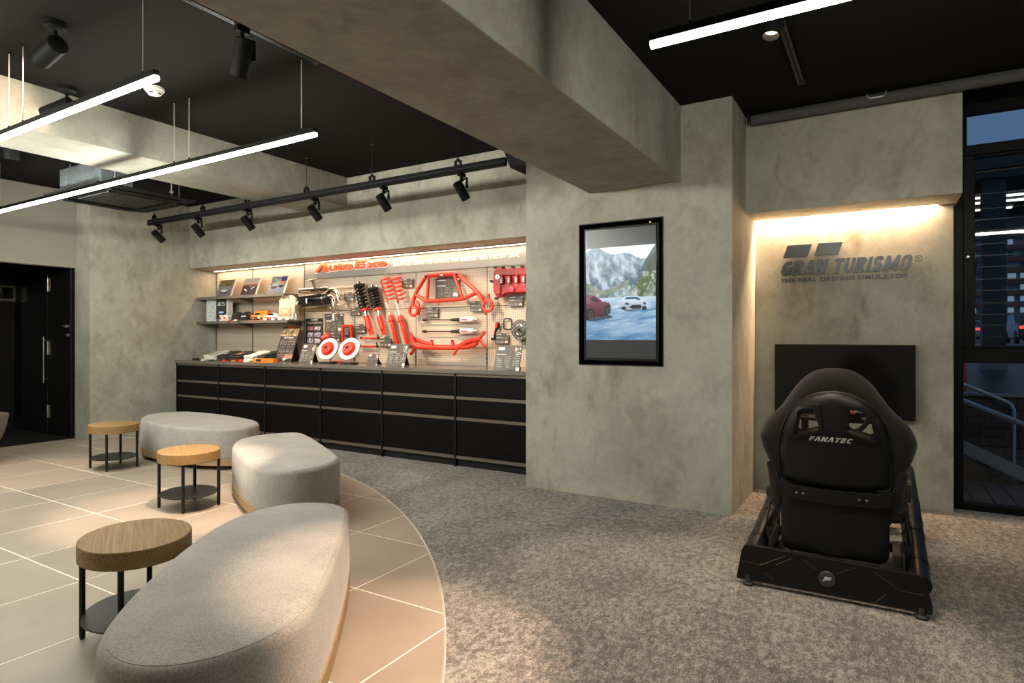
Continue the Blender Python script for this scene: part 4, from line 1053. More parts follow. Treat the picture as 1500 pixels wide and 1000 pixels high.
# =================================================================== DRIVING SIMULATOR
def cushion(outer, holes, yb, yf, step):
    """panel in the xz plane with holes; yb / yf(x, z) give the rear and front surface"""
    P = [Vector(p) for p in outer]; E_ = [(i, (i + 1) % len(outer)) for i in range(len(outer))]
    loops = [list(range(len(outer)))]
    for h in holes:
        b = len(P); P += [Vector(p) for p in h]; E_ += [(b + i, b + (i + 1) % len(h)) for i in range(len(h))]; loops.append(list(range(b, b + len(h))))
    xs_ = [p[0] for p in outer]; zs_ = [p[1] for p in outer]
    x = min(xs_) + step / 2
    while x < max(xs_):
        z = min(zs_) + step / 2
        while z < max(zs_):
            if inpoly(x, z, outer) and not any(inpoly(x, z, h) for h in holes) and min((Vector((x, z)) - q).length for q in P) > step * .45: P.append(Vector((x, z)))
            z += step
        x += step
    V_, _, F_, _, _, _ = geometry.delaunay_2d_cdt(P, E_, [], 0, 1e-6)
    V_ = [tuple(v) for v in V_]
    tri = []
    for f_ in F_:
        c = (sum(V_[i][0] for i in f_) / len(f_), sum(V_[i][1] for i in f_) / len(f_))
        if inpoly(c[0], c[1], outer) and not any(inpoly(c[0], c[1], h) for h in holes): tri.append(tuple(f_))
    n = len(V_); vs_ = [(x, yb(x, z), z) for x, z in V_] + [(x, yf(x, z), z) for x, z in V_]
    fs_ = [t for t in tri] + [tuple(i + n for i in t[::-1]) for t in tri]
    cnt = {}
    for t in tri:
        for i in range(len(t)):
            e = (t[i], t[(i + 1) % len(t)]); k = tuple(sorted(e)); cnt.setdefault(k, []).append(e)
    for k, es in cnt.items():
        if len(es) == 1: a, b = es[0]; fs_.append((b, a, a + n, b + n))
    mb = MB(); mb.add(vs_, fs_); return mb
def edge_dist(x, z, loops):
    p = Vector((x, z)); best = 9
    for L_ in loops:
        for i in range(len(L_)):
            a, b = Vector(L_[i - 1]), Vector(L_[i]); t = max(0, min(1, (p - a).dot(b - a) / max((b - a).length_squared, 1e-12)))
            best = min(best, (p - a - (b - a) * t).length)
    return best
def rnd(d, R): return R - math.sqrt(max(0, R * R - (R - min(d, R)) ** 2))

SX, SY = -0.235, 3.58
rig = thing('driving_simulator', 'black racing simulator cockpit with a high bucket seat, seen from behind', 'simulator', (SX, SY, 0))
def sym(L_): return L_ + [(-x, z) for x, z in L_[::-1]]
half = [(0.0, 1.185), (.07, 1.178), (.135, 1.142), (.19, 1.08), (.245, 0.995), (.285, .945), (.335, .895), (.366, .84), (.372, .795), (.355, .73), (.325, .66), (.298, .60), (.285, .54), (.27, .50), (.255, .46)]
outer = [(p[0], p[1]) for p in spline([(x, z) for x, z in (half + [(-x, z) for x, z in half[:0:-1]])], 2)]
hl_ = [(-.186, .842), (-.176, .90), (-.160, .962), (-.085, .975), (-.072, .96), (-.066, .875), (-.075, .862), (-.165, .832)]
hr_ = [(-x, z) for x, z in hl_[::-1]]
y_of = lambda z: 0.03 + (z - 0.5) * -0.02
def lean(z): return 0.06 + max(0, (0.62 - z)) * -0.05 - (z - .6) * 0.02
L2_ = [outer, hl_, hr_]
def yb(x, z): return lean(z) + 0.035 + rnd(edge_dist(x, z, [outer]), 0.06)
def yf(x, z): return lean(z) + 0.17 + 0.10 * min(1, (abs(x) / .33) ** 2) - rnd(edge_dist(x, z, [outer]), 0.06)
mb = cushion(outer, [hl_, hr_], yb, yf, 0.04); mb.build('back_bolster', 'seat_fabric', rig, smooth=70)
ih = [(0.0, 1.062), (.08, 1.05), (.15, 1.015), (.205, .955), (.245, .87), (.265, .78), (.268, .70), (.262, .63), (.255, .575), (.2, .565), (.1, .56)]
inner = [(p[0], p[1]) for p in spline([(x, z) for x, z in (ih + [(0, .558)] + [(-x, z) for x, z in ih[:0:-1]])], 2)]
def big(h, k):
    cx = sum(p[0] for p in h) / len(h); cz = sum(p[1] for p in h) / len(h); return [(cx + (x - cx) * k, cz + (z - cz) * k) for x, z in h]
hl2 = [(p[0], p[1]) for p in spline(big(hl_, 1.0), 2)]; hr2 = [(-x, z) for x, z in hl2[::-1]]
def sb(x, z):
    d = edge_dist(x, z, [inner]); b = -0.035 * (1 - min(1, (x / .30) ** 2)) + rnd(d, .025)
    if z > .80: b -= 0.012 * min(1, (z - .80) / .03) * (1 if d > .05 else d / .05)
    return lean(z) + 0.03 + b
mb = cushion(inner, [hl2, hr2], sb, lambda x, z: lean(z) + 0.075, 0.03); sh = mb.build('back_shell', 'seat_plastic', rig, smooth=60)
for h in (hl_, hr_):
    o2, i2 = [(p[0], p[1]) for p in spline(big(h, 1.34), 3)], [(p[0], p[1]) for p in spline(big(h, 0.97), 3)]
    n = len(o2); mb = MB()
    vs_ = [(x, sb(x, z) - .001 + .01, z) for x, z in o2] + [(x, sb(x, z) - .010, z) for x, z in big(o2, .96)] + [(x, sb(x, z) - .010, z) for x, z in big(i2, 1.05)] + [(x, sb(x, z) + .09, z) for x, z in i2]
    fs_ = [(k * n + i, k * n + (i + 1) % n, (k + 1) * n + (i + 1) % n, (k + 1) * n + i) for k in range(3) for i in range(n)]
    mb.add(vs_, fs_); mb.build('harness_opening_rim', 'rig_black', sh, smooth=50)
mb = MB(); mb.tube([(x, lean(z) + .038, z) for x, z in inner], 0.007, 6, closed=True); mb.build('edge_piping', 'seat_plastic', sh, smooth=60)
# maker's name on the shell
block_text('letter', 'FANATEC', -.115, .098, .803, .829, lambda x, z, w: (x, sb(x, z) + .002 - .005 * w, z), .005, 'lettering', sh, t=.22, gap=.12, shear=.30, openA=True)
# lower rear cover, strap and bolts
lc = [(-.257, .55), (-.252, .245), (-.24, .215), (-.21, .20), (.21, .20), (.24, .215), (.252, .245), (.257, .55)]
mb = cushion(lc, [], lambda x, z: lean(z) + 0.012 - .02 * (1 - (x / .3) ** 2) + rnd(edge_dist(x, z, [lc]), .02), lambda x, z: lean(z) + .12, 0.04); mb.build('lower_cover', 'seat_plastic', rig, smooth=50)
sl = [(-.262, .572), (-.260, .50), (-.20, .488), (0, .484), (.20, .488), (.260, .50), (.262, .572), (.2, .556), (0, .55), (-.2, .556)]
mb = cushion(sl, [], lambda x, z: lean(z) - 0.014 - .018 * (1 - (x / .3) ** 2), lambda x, z: lean(z) + .04, 0.03); stp = mb.build('strap', 'rig_black', rig, smooth=40)
for x in (-.17, -.138, .122, .154):
    mb = MB(); mb.lathe([(.0075, 0), (.0075, .005), (.004, .008), (0, .008)], (x, lean(.52) - .03, .522), (0, -1, 0), 12); mb.build('bolt', 'gunmetal', stp, smooth=40)
# seat base with raised sides
mb = MB(); mb.box(-.22, .22, .10, .62, .20, .34); mb.build('seat_cushion', 'seat_fabric', rig, bevel=0.05, seg=4)
for s_ in (-1, 1):
    pts = spline([(s_ * .27, .10, .50), (s_ * .275, .25, .42), (s_ * .27, .45, .40), (s_ * .25, .62, .36)], 5, False)
    mb = MB(); mb.tube(pts, [.05 - .015 * abs(i / len(pts) - .4) for i in range(len(pts))], 12, flat=1.5, up=(1, 0, 0)); mb.build('hip_bolster', 'seat_fabric', rig, smooth=60)
    mb = MB(); mb.tube(spline([(s_ * .30, .14, .66), (s_ * .285, .13, .58), (s_ * .275, .12, .50), (s_ * .268, .11, .43)], 4, False), .038, 10); mb.build('side_pad', 'seat_fabric', rig, smooth=60)
# frame
for s_ in (-1, 1):
    x0 = .375 if s_ > 0 else -.392
    a, b_ = Vector((x0, .02, .145)), Vector((x0 * .92 + s_ * .01, 1.55, .42))
    mb = MB(); mb.tube([a, a + (b_ - a) * .5, b_], [.054, .054, .052], 20); tb = mb.build('side_tube', 'rig_tube', rig, smooth=50)
    for t in (.12, .34, .45, .62):
        c = a + (b_ - a) * t; d = (b_ - a).normalized(); mb = MB(); mb.tube([c - d * .012, c + d * .012], .0565, 20); mb.build('tube_band', 'rig_black', tb, smooth=40)
    for t in (.02, .55, .98):
        c = a + (b_ - a) * t
        mb = MB(); mb.cyl((c.x, c.y, .03), (c.x, c.y, c.z), .018, seg=10); mb.build('post', 'rig_black', rig, smooth=40)
    mb = MB(); mb.box(s_ * .29 - .02, s_ * .29 + .02, .06, .75, .10, .14); mb.build('seat_rail', 'gunmetal', rig)
    mb = MB(); mb.box(s_ * .315 - .006, s_ * .315 + .006, .10, .40, .12, .24); mb.box(s_ * .34 - .03, s_ * .34 + .01, .16, .24, .13, .15); mb.build('seat_bracket', 'gunmetal', rig)
    mb = MB(); mb.box(s_ * .335 - .014, s_ * .335 + .014, .22, .25, .20, .26); mb.tube(spline([(s_ * .335, .24, .25), (s_ * .345, .20, .31), (s_ * .33, .19, .38), (s_ * .32, .15, .43)], 4, False), .006, 6); mb.build('buckle', 'gunmetal', rig, smooth=40)
    for y in (-.045, 1.45):
        mb = MB(); mb.lathe([(.028, .0), (.028, .010), (.018, .018), (.012, .05)], (s_ * .395 - .01, y + (.02 if y < 0 else 0), 0.004), (0, 0, 1), 20); mb.build('foot', 'black_rubber', rig, smooth=40)
for y, z in ((.06, .10), (.75, .10), (1.45, .12)):
    mb = MB(); mb.box(-.40, .40, y, y + .05, z - .03, z + .02); mb.build('cross_bar', 'rig_black', rig, bevel=0.004)
# rear plate with grooves and badge
def rp(px, py, y=3.549): q = W(px, py, y); return (q.x - SX, q.z)
pl = [rp(1094, 797.5), rp(1340, 842), rp(1351, 846), rp(1357, 853), rp(1366.5, 890), rp(1366, 901.5), rp(1079, 847), rp(1079, 841), rp(1086, 805), rp(1089, 799.5)]
mb = MB(); mb.prism(pl, -.035, .0, lambda u, v, w: (u, 3.552 - SY - w, v)); pan = mb.build('rear_plate', 'rig_black', rig, bevel=0.004)
for line in (((1088, 822), (1114, 827), (1150, 815)), ((1083, 846), (1136, 857)), ((1175, 819), (1199, 836)), ((1226, 840), (1252, 832)), ((1145, 857), (1150, 860), (1208, 870)), ((1215, 872), (1280, 884.5), (1297, 871)),
             ((1280, 838), (1320, 866), (1355, 872)), ((1293, 887), (1358, 899.5), (1362, 896)), ((1120, 838), (1134, 850)), ((1137, 827), (1160, 818))):
    P = [rp(*p) for p in line]
    mb = MB(); mb.tube([(u, 3.5515 - SY, v) for u, v in P], .0016, 6); mb.build('groove_line', 'groove', pan)
u, v = rp(1211.5, 847.5)
mb = MB(); mb.lathe([(0, .012), (.036, .012), (.039, .009), (.039, 0)], (u, 3.552 - SY, v), (0, -1, 0), 32); bdg = mb.build('badge', 'badge', pan, smooth=40)
for k, (x0, x1, z0, z1) in enumerate(((-.012, .019, .006, .012), (-.016, .015, -.003, .003), (-.020, -.012, -.012, -.006))):
    mb = MB(); mb.prism([(x0, z0), (x1, z0), (x1 + .003, z1), (x0 + .003, z1)], 0.0, .003, lambda a, b, w: (u + a, 3.540 - SY - w, v + b)); mb.build('emblem_bar', 'lettering', bdg)
# wheel stand, wheel and pedals in front of the seat
for s_ in (-1, 1):
    mb = MB(); mb.box(s_ * .25 - .02, s_ * .25 + .02, 1.18, 1.26, .12, .80); mb.build('upright', 'rig_black', rig, bevel=0.004)
    mb = MB(); mb.box(s_ * .09 - .035, s_ * .09 + .035, 1.50, 1.52, .14, .34, Matrix.Translation((0, 0, 0))); mb.build('pedal', 'steel', rig, bevel=0.004)
mb = MB(); mb.box(-.27, .27, 1.12, 1.32, .78, .80); mb.build('wheel_deck', 'rig_black', rig)
mb = MB(); mb.box(-.10, .10, 1.02, 1.26, .80, .98); wbs = mb.build('wheel_base', 'rig_black', rig, bevel=0.01)
mb = MB(); mb.cyl((0, 1.02, .90), (0, .90, .88), .03, seg=20); mb.build('wheel_hub', 'steel', wbs, smooth=40)
mb = MB(); mb.tube([(.15 * math.cos(a), .90 + .02 * math.sin(a), .88 + .145 * math.sin(a)) for a in (2 * math.pi * k / 36 for k in range(36))], .016, 10, closed=True); wh = mb.build('steering_wheel', 'seat_fabric', rig, smooth=60)
for a in (0, math.pi, -math.pi / 2):
    mb = MB(); mb.tube([(0, .90, .88), (.14 * math.cos(a), .90, .88 + .14 * math.sin(a))], .013, 8, flat=.5); mb.build('spoke', 'steel', wh, smooth=50)
for x in (-.06, .06):
    mb = MB(); mb.tube([(x + .016 * math.cos(a), .882, .885 + .016 * math.sin(a)) for a in (2 * math.pi * k / 16 for k in range(16))], .003, 6, closed=True); mb.build('dial_ring', 'red' if x > 0 else 'steel', wh)
mb = MB(); mb.box(.30, .36, .55, .70, .42, .52); mb.tube([(.33, .62, .52), (.33, .60, .64)], .012, 10); mb.build('shifter', 'gunmetal', rig)
mb = MB(); mb.box(-.3, .3, 1.40, 1.60, .10, .13); mb.build('pedal_plate', 'rig_black', rig)
# =================================================================== DISPLAY WALL
YP2 = 5.8635                            # face of the perforated boards
pg = thing('pegboard', 'beige perforated display boards behind the counter', 'pegboard', (-5.85, YD, ZT))
o_ = pg.location
cols = [-8.90, -8.019, -6.90, -5.942, -4.907, -3.869, -2.81]
rows = [(1.02, 1.225), (1.232, 1.70), (1.707, 2.165)]
mb = MB(); mb.box(-3.05, 3.04, -0.012, 0, 0, 1.35); mb.build('backing', 'black_matte', pg)
for k in range(6):
    rr = rows if k > 1 else [(1.02, 2.37)]
    for z0, z1 in rr:
        if k == 2: rr2 = 0.006
        mb = MB(); mb.box(cols[k] + .004 - o_.x, cols[k + 1] - .004 - o_.x, -0.022, -0.012, z0 - o_.z, z1 - o_.z)
        mb.build('board', 'pegboard', pg, bevel=0.0015)
for k, x in enumerate(cols[:-1]):
    z1 = 2.37 if k < 3 else 1.225
    mb = MB(); mb.box(x - .012 - o_.x, x + .012 - o_.x, -0.026, -0.012, 0.002, z1 - o_.z); up = mb.build('upright', 'shelf_grey', pg)
    mb = MB()
    for q in range(int((z1 - 1.05) / 0.05)): mb.box(x - .005 - o_.x, x + .005 - o_.x, -0.028, -0.0262, 0.03 + q * .05, 0.055 + q * .05)
    mb.build('slots', 'black_matte', up)

# ---- sign fascia
ys = 5.845
x0, z0, z1 = W(447, 395, ys).x, W(447, 409, ys).z, 2.372
sg = thing('sign_fascia', 'brushed silver sign band with raised orange lettering above the display', 'sign', (-4.8, YD - 0.01, z0))
o_ = sg.location
mb = MB(); mb.box(x0 - o_.x, -2.81 - o_.x, ys - o_.y, -0.004, 0, z1 - z0); fa = mb.build('fascia', 'sign_silver', sg, bevel=0.002)
mb = MB(); mb.box(x0 - o_.x, -2.81 - o_.x, ys - o_.y - .006, ys - o_.y + .01, -0.008, 0.004); mb.build('bottom_lip', 'shelf_grey', sg)
yl = ys - 0.004
def lx(px, py): return W(px, py, yl)
za, zb = lx(463, 399.5).z, lx(478, 382.5).z
# the first letter is an open wedge without a cross bar
xa, xb = lx(463, 399).x, lx(482.5, 397).x
wA = xb - xa
A_ = [(0, 0), (.58 * wA, zb - za), (.80 * wA, zb - za), (wA, 0), (.70 * wA, 0), (.60 * wA, (zb - za) * .62), (.22 * wA, 0)]
def outline_letters(depth, mat, grow, name):
    mb = MB(); cx, cz = .55 * wA, .5 * (zb - za)
    mb.prism([(xa - o_.x + cx + (u - cx) * (1 + grow), za - o_.z + cz + (v - cz) * (1 + grow)) for u, v in A_], 0.0, depth, XZ(ys - o_.y)); mb.build(name, mat, sg)
    x2, x3 = lx(484.5, 395).x, lx(528, 390).x
    zx = za + .018
    g = grow * .09
    letters(name, 'uto', lx(483, 395).x - g, lx(518.5, 390).x + g, zx - .012 - g, zx + .086 + g, ys, depth, mat, sg, o_, bold=0.032 + grow * .25, res=4)
    letters(name, 'E', lx(521, 390).x - g, lx(537.5, 390).x + g, zx - .008 - g, zx + .098 + g, ys, depth, mat, sg, o_, shear=.1, bold=0.032 + grow * .25, res=4)
    letters(name, 'xe', lx(538.5, 390).x - g, lx(567.5, 388).x + g, zx - .010 - g, zx + .066 + g, ys, depth, mat, sg, o_, bold=0.032 + grow * .25, res=4)
outline_letters(0.008, 'white', 0.13, 'letter_backing')
outline_letters(0.026, 'red_sign', 0.0, 'letter')
words('slogan', 'TUNE YOUR LIFE.', lx(576, 378).x, lx(611, 378).x, lx(576, 383.5).z, lx(576, 377.5).z, ys, 0.004, 'white', sg, o_, bold=0.01)
words('slogan', 'BEAUTIFULLY REFINED PERFORMANCE THAT ENRICHES YOUR EVERYDAY DRIVE.', lx(576, 386).x, lx(761, 374).x, lx(576, 390.5).z, lx(576, 384.5).z, ys, 0.004, 'white', sg, o_, bold=0.01)

# ---- printed boards
DARK = (.285, .275, .255)
def board_fn(seed, icon=True, photos=False, header=True):
    rnd_ = random.Random(seed); off = rnd_.random() * 50
    def fn(u, v):
        c = DARK
        if header and .86 < v < .93 and .08 < u < .08 + .35: c = (.80, .78, .75)
        if .60 < v < .66 and .08 < u < .42: c = (.66, .64, .62)
        if v < .56 and .07 < u < .93 and v > .08:
            col_ = int(u * 3); w = (u * 3) % 1
            if .1 < w < .92 and vnoise(u * 30 + off, int(v * 20) + off, 1) > .35 and int(v * 24) % 2 == 0: c = (.50, .48, .45)
            if abs(v - .32) < .03: c = DARK
        if icon and u > .70 and v < .30 and (u - .83) ** 2 + (v - .16) ** 2 < .010: c = (.85, .80, .78) if vnoise(u, v, 14) > .4 else (.72, .22, .18)
        if .86 < v < .95 and u > .88: c = (.92, .90, .88)
        return c
    def fnp(u, v):
        c = board_fn_dark
        if v > .93: c = (.60, .60, .58) if .3 < u < .75 and v < .965 else (.13, .125, .12)
        if v > .80 and v < .88: c = (.40, .39, .37)
        for r in range(3):
            for q in range(2):
                if r * .23 + .08 < v < r * .23 + .25 and .1 + q * .44 < u < .46 + q * .44:
                    t = fbm(u * 5 + off, v * 5, 5); c = mixc((.25, .22, .28), (.92, .90, .92), (t - .25) * 1.8)
                    if r == 2 and q == 0 and t > .5: c = (.75, .22, .25)
        return c
    return fnp if photos else fn
board_fn_dark = (.155, .15, .145)
def wall_card(px0, py0, px1, py1, y, label, seed, n=(16, 14), photos=False, icon=True, header=True):
    a, b = W(px0, py1, y), W(px1, py0, y); w, h = b.x - a.x, b.z - a.z
    c = thing('info_card', label, 'info card', (a.x + w / 2, YP2, a.z), group='dark printed cards on the pegboard')
    yf_ = y - YP2
    mb = MB(); mb.box(-w / 2, w / 2, yf_, yf_ + 0.006, 0, h); mb.build('plate', 'gunmetal', c)
    mb = MB(); mb.box(-w * .3, w * .3, yf_ + 0.006, 0, h * .4, h * .6); mb.build('holder', 'black_matte', c)
    picture('print', w, h, n[0], n[1], board_fn(seed, icon, photos, header), 'printed', c, lambda u, v: (-w / 2 + w * u, yf_ - 0.001, h * v))
yc = 5.83
wall_card(504.4, 427.6, 518, 441, yc, 'small dark card just left of the two black coilovers', 1)
wall_card(514, 449, 527.6, 462, yc, 'small dark card below the exhaust hanger, left of the coilover collar', 2)
wall_card(519.6, 474.8, 534.8, 487.6, yc, 'small dark card left of the red coilover body, above the link rods', 3)
wall_card(556, 493, 573, 507.6, 5.80, 'small dark card right of the two red link rods', 4)
wall_card(483.6, 487, 498, 500, yc, 'small dark card between the red cone and the red filter frame', 5)
wall_card(588.6, 407.7, 604.5, 421.7, yc, 'small dark card right of the red coil springs', 6)
wall_card(638, 406, 673, 437.5, 5.845, 'large dark board behind the red strut brace', 7, (28, 24))
wall_card(624.6, 450.6, 641.6, 464.7, yc, 'small dark card below the left end of the strut brace', 8)
wall_card(689, 441, 706, 456.5, yc, 'small dark card below the right end of the strut brace', 9)
wall_card(745, 433, 765.7, 449, yc, 'small dark card under the red engine cover', 10)
wall_card(725.8, 488, 745, 503, yc, 'small dark card under the black gasket ring', 11)
wall_card(447.6, 466, 472.4, 505, 5.85, 'tall black board with six small photos below the muffler', 12, (26, 40), photos=True)
wall_card(475.6, 459, 502, 487, 5.85, 'black board behind the right tail pipe', 13, (24, 24))
wall_card(764, 490, 779, 505, yc, 'small dark card below the clutch disc, cut by the pillar', 14)

def counter_board(px0, px1, py_top, py_bot, label, seed, n=(24, 26), kind=0, lean_=0.30, name='info_board'):
    b0, b1 = WZ(px0, py_bot, ZT), WZ(px1, py_bot, ZT)
    y = max(5.30, min(5.75, (b0.y + b1.y) / 2))
    a, b = W(px0, py_bot, y), W(px1, py_bot, y); w = b.x - a.x
    r = thing(name, label, 'info board', ((a.x + b.x) / 2, y, ZT + 0.002), group='leaning printed boards on the counter')
    top = W((px0 + px1) / 2, py_top, y + 0.1); h = top.z - ZT
    dy = h * lean_
    f = lambda u, v, w_: (-w / 2 + w * u, dy * v + w_, h * v)
    mb = MB(); mb.prism([(0, 0), (1, 0), (1, 1), (0, 1)], 0.0, 0.008, f); mb.build('panel', 'gunmetal', r)
    mb = MB(); mb.prism([(0.2, 0.75), (0.8, 0.75), (0.8, 0.0), (0.2, 0.0)], 0, 0.006, lambda u, v, w_: (-w / 2 + w * u, dy * .75 + 0.012 + (0.75 - v) * 0.10 + w_, h * v)); mb.build('rear_stand', 'gunmetal', r)
    def tall(u, v):
        c = (.17, .16, .15)
        if v > .965 and .3 < u < .75: c = (.75, .10, .10)
        elif v > .73 and v < .95: t = fbm(u * 4, v * 6, 4); c = mixc((.30, .27, .26), (.95, .80, .55), (t - .25) * 2)
        elif .66 < v < .71 and .2 < u < .8: c = (.62, .60, .58)
        elif .10 < v < .64:
            if .08 < u < .47 or .53 < u < .92:
                if int(v * 42) % 2 == 0 and vnoise(u * 30, int(v * 21), 1) > .3: c = (.50, .48, .46)
            if u > .52 and v < .22: c = mixc((.45, .30, .45), (.92, .70, .35), fbm(u * 6, v * 6, 4))
        return c
    def std(u, v):
        c = (.32, .31, .285)
        if v > .82 and v < .91 and .08 < u < .34: c = (.92, .90, .88)
        if .62 < v < .67 and .06 < u < .40: c = (.80, .78, .75)
        if abs((u - .60) - (v - .70) * .55) < .012 and .66 < v < .97: c = (.75, .20, .15)
        if u > .74 and .62 < v < .94: c = mixc(c, (.92, .88, .86), (fbm(u * 8 + seed, v * 8, 4) - .45) * 6)
        if .10 < v < .56 and .06 < u < .94:
            w_ = (u * 3) % 1
            if .1 < w_ < .92 and int(v * 30) % 2 == 0 and vnoise(u * 30 + seed, int(v * 15), 1) > .3: c = (.55, .53, .50)
        if v < .10 and u > .88: c = (.95, .93, .90)
        return c
    picture('print', w, h, n[0], n[1], tall if kind else std, 'printed', r, lambda u, v: (-w / 2 + w * u, dy * v - 0.002, h * v))
counter_board(401.5, 426, 479, 530, 'tall leaning black board with a photo header on the counter', 21, (28, 60), 1, 0.33)
counter_board(437, 457, 503.6, 531.6, 'leaning dark board left of the brake discs', 22, lean_=0.35)
counter_board(565, 592, 504, 536, 'leaning dark board between the red shock absorbers and the red crossmember', 23, lean_=0.35)
counter_board(722.8, 760, 506, 542.5, 'leaning dark board at the right end of the counter, by the pillar', 24, lean_=0.30)
counter_board(537, 552, 518, 534.5, 'small leaning card with red icons right of the brake discs', 25, (18, 14), lean_=0.3)

# ---- generic helpers for the parts on the wall
def P3(px, py, y, o): q = W(px, py, y); return q - o
def tubes(o, pts, y, r, seg=10, smooth_=0):
    L_ = [P3(px, py, y, o) for px, py in pts]
    return L_
def hook(root, x, z, y0):
    mb = MB(); mb.tube([(x, 0.0, z), (x, y0, z), (x, y0 - .012, z + .012)], .004, 6); mb.build('hook', 'steel', root, smooth=50)

# ---- exhaust muffler
o0 = W(461, 447, YP2)
mf = thing('exhaust_muffler', 'chrome exhaust muffler with twin tail pipes hanging on the pegboard', 'exhaust', o0)
ym = 5.68
a, b = P3(441.5, 440.5, ym, o0), P3(479, 437.5, ym, o0); d = (b - a).normalized()
Lm = (b - a).length
mb = MB(); mb.lathe([(0, 0), (.070, 0), (.081, .012), (.083, .02), (.083, Lm - .02), (.081, Lm - .012), (.070, Lm), (0, Lm)], a, d, 28); mb.build('canister', 'dark_chrome', mf, smooth=40)
for t in (0.018, Lm - 0.018): mb = MB(); mb.lathe([(.0845, t - .006), (.0855, t), (.0845, t + .006)], a, d, 28, close=False); mb.build('weld_band', 'chrome', mf, smooth=40)
mb = MB(); q = P3(449, 440, ym - .086, o0); mb.box(q.x - .012, q.x + .012, q.y - .002, q.y, q.z - .035, q.z + .03); mb.build('badge', 'white', mf)
a2, b2 = P3(440, 426, 5.78, o0), P3(482, 423, 5.78, o0)
mb = MB(); mb.cyl(a2, b2, .035, seg=16); mb.build('rear_pipe', 'chrome', mf, smooth=40)
def pipe(pts, r, name='tail_pipe', mat='chrome', tip=None):
    L_ = spline([tuple(P3(px, py, y, o0)) for px, py, y in pts], 5, False)
    mb = MB(); mb.tube(L_, r, 14); p = mb.build(name, mat, mf, smooth=50)
    if tip:
        e = L_[-1]; mb = MB(); mb.lathe([(r, 0.0), (r * 1.45, .012), (r * 1.45, .10), (r * 1.25, .10), (r * 1.2, .03)], e, (0, 0, -1), 18, close=False); mb.build('tip', 'steel', p, smooth=40)
pipe([(444, 440, 5.66), (438, 441, 5.62), (434.8, 446, 5.60), (434.3, 458, 5.60)], .024, tip=1)
pipe([(478, 436, 5.68), (484, 434, 5.63), (488.5, 440, 5.60), (489.5, 458, 5.60)], .026, tip=1)
pipe([(478, 431, 5.74), (485, 424.5, 5.72), (493.5, 428, 5.72), (496.5, 440, 5.72)], .028)
pipe([(478, 444, 5.74), (486, 451, 5.74), (493, 449, 5.75)], .016)
pipe([(482, 422, 5.79), (500, 421, 5.81), (519, 420.5, 5.82)], .010, 'hanger_rod', 'steel')
pipe([(494, 446, 5.78), (500, 446.5, 5.80), (510, 444, 5.81), (520, 441.5, 5.82)], .009, 'hanger_rod', 'steel')
q0, q1 = P3(461, 421, 5.76, o0), P3(458, 409, 5.74, o0)
mb = MB(); mb.tube([q0, q1], [.02, .03], 10); mb.build('bracket', 'chrome', mf, smooth=40)
e0, e1 = P3(450, 411, 5.72, o0), P3(465, 408.5, 5.72, o0)
mb = MB(); mb.tube([e0, e0 + (e1 - e0) * .2, e0 + (e1 - e0) * .8, e1], [.012, .02, .02, .010], 10, flat=.45); mb.build('flange', 'chrome', mf, smooth=50)
q0, q1 = P3(446, 451, 5.78, o0), P3(482, 449.5, 5.78, o0); mb = MB(); mb.box(q0.x, q1.x, -.10, -.02, q0.z - .02, q0.z + .004); mb.build('heat_shield', 'gold', mf, bevel=.003)
for px in (452, 474):
    q = P3(px, 430, YP2, o0); mb = MB(); mb.cyl((q.x, 0, q.z), (q.x, -.12, q.z), .008, seg=8); mb.build('hook', 'steel', mf)

# ---- coilovers and springs
def helix(a, b, R, turns, r, seg=18, up=(1, 0, 0)):
    d = (b - a); x, y, _ = frame_from(d.normalized(), up); n = int(turns * seg)
    return [a + d * (k / n) + (x * math.cos(2 * math.pi * k / seg) + y * math.sin(2 * math.pi * k / seg)) * R for k in range(n + 1)]
def coilover(pts, label):
    top, c0, c1, rod0, b0, b1, br = pts
    o = W(*br, YP2); y = 5.76
    r = thing('coilover', label, 'suspension strut', o, group='black coilover struts')
    T, A, B, C, D, E2, F_ = [P3(px, py, y, o) for px, py in pts]
    ax = (B - A).normalized()
    mb = MB(); mb.lathe([(.03, -.03), (.07, -.02), (.075, 0), (.06, .015), (.03, .02)], A, ax, 20); mb.lathe([(.018, -.06), (.018, -.02)], A, ax, 10); mt = mb.build('top_mount', 'black_rubber', r, smooth=40)
    for t in range(3):
        x, yv, _ = frame_from(ax); an = t * 2.1 + .5; q = A + (x * math.cos(an) + yv * math.sin(an)) * .05
        mb = MB(); mb.cyl(q - ax * .05, q - ax * .015, .006, seg=8); mb.build('stud', 'chrome', mt)
    mb = MB(); mb.tube(helix(A, B, .060, 6.2, .012), .0125, 8); mb.build('spring', 'black_gloss', r, smooth=60)
    mb = MB(); mb.cyl(A, B, .03, seg=14); mb.build('dust_boot', 'black_rubber', r, smooth=40)
    mb = MB(); mb.lathe([(.05, -.016), (.055, -.012), (.055, .008), (.045, .014)], C, ax, 20); mb.build('collar', 'red', r, smooth=40)
    mb = MB(); mb.cyl(C, D, .028, seg=16); mb.build('threaded_sleeve', 'chrome', r, smooth=40)
    mb = MB(); mb.cyl(D, E2, .037, seg=18); mb.build('body', 'red', r, smooth=40)
    mb = MB()
    side = Vector((1, 0, 0)) - ax * ax.x; side.normalize()
    for s_ in (-1, 1): mb.tube([E2 + side * s_ * .018 - ax * .01, F_ + side * s_ * .024], [.013, .012], 8, flat=1.6)
    mb.lathe([(.036, -.02), (.038, .0), (.03, .02)], E2, ax, 14); mb.build('clamp_bracket', 'red', r, smooth=40)
    q = A + ax * .02; mb = MB(); mb.tube([(q.x, 0, q.z), (q.x, q.y + .02, q.z)], .006, 6); mb.build('hook', 'steel', r)
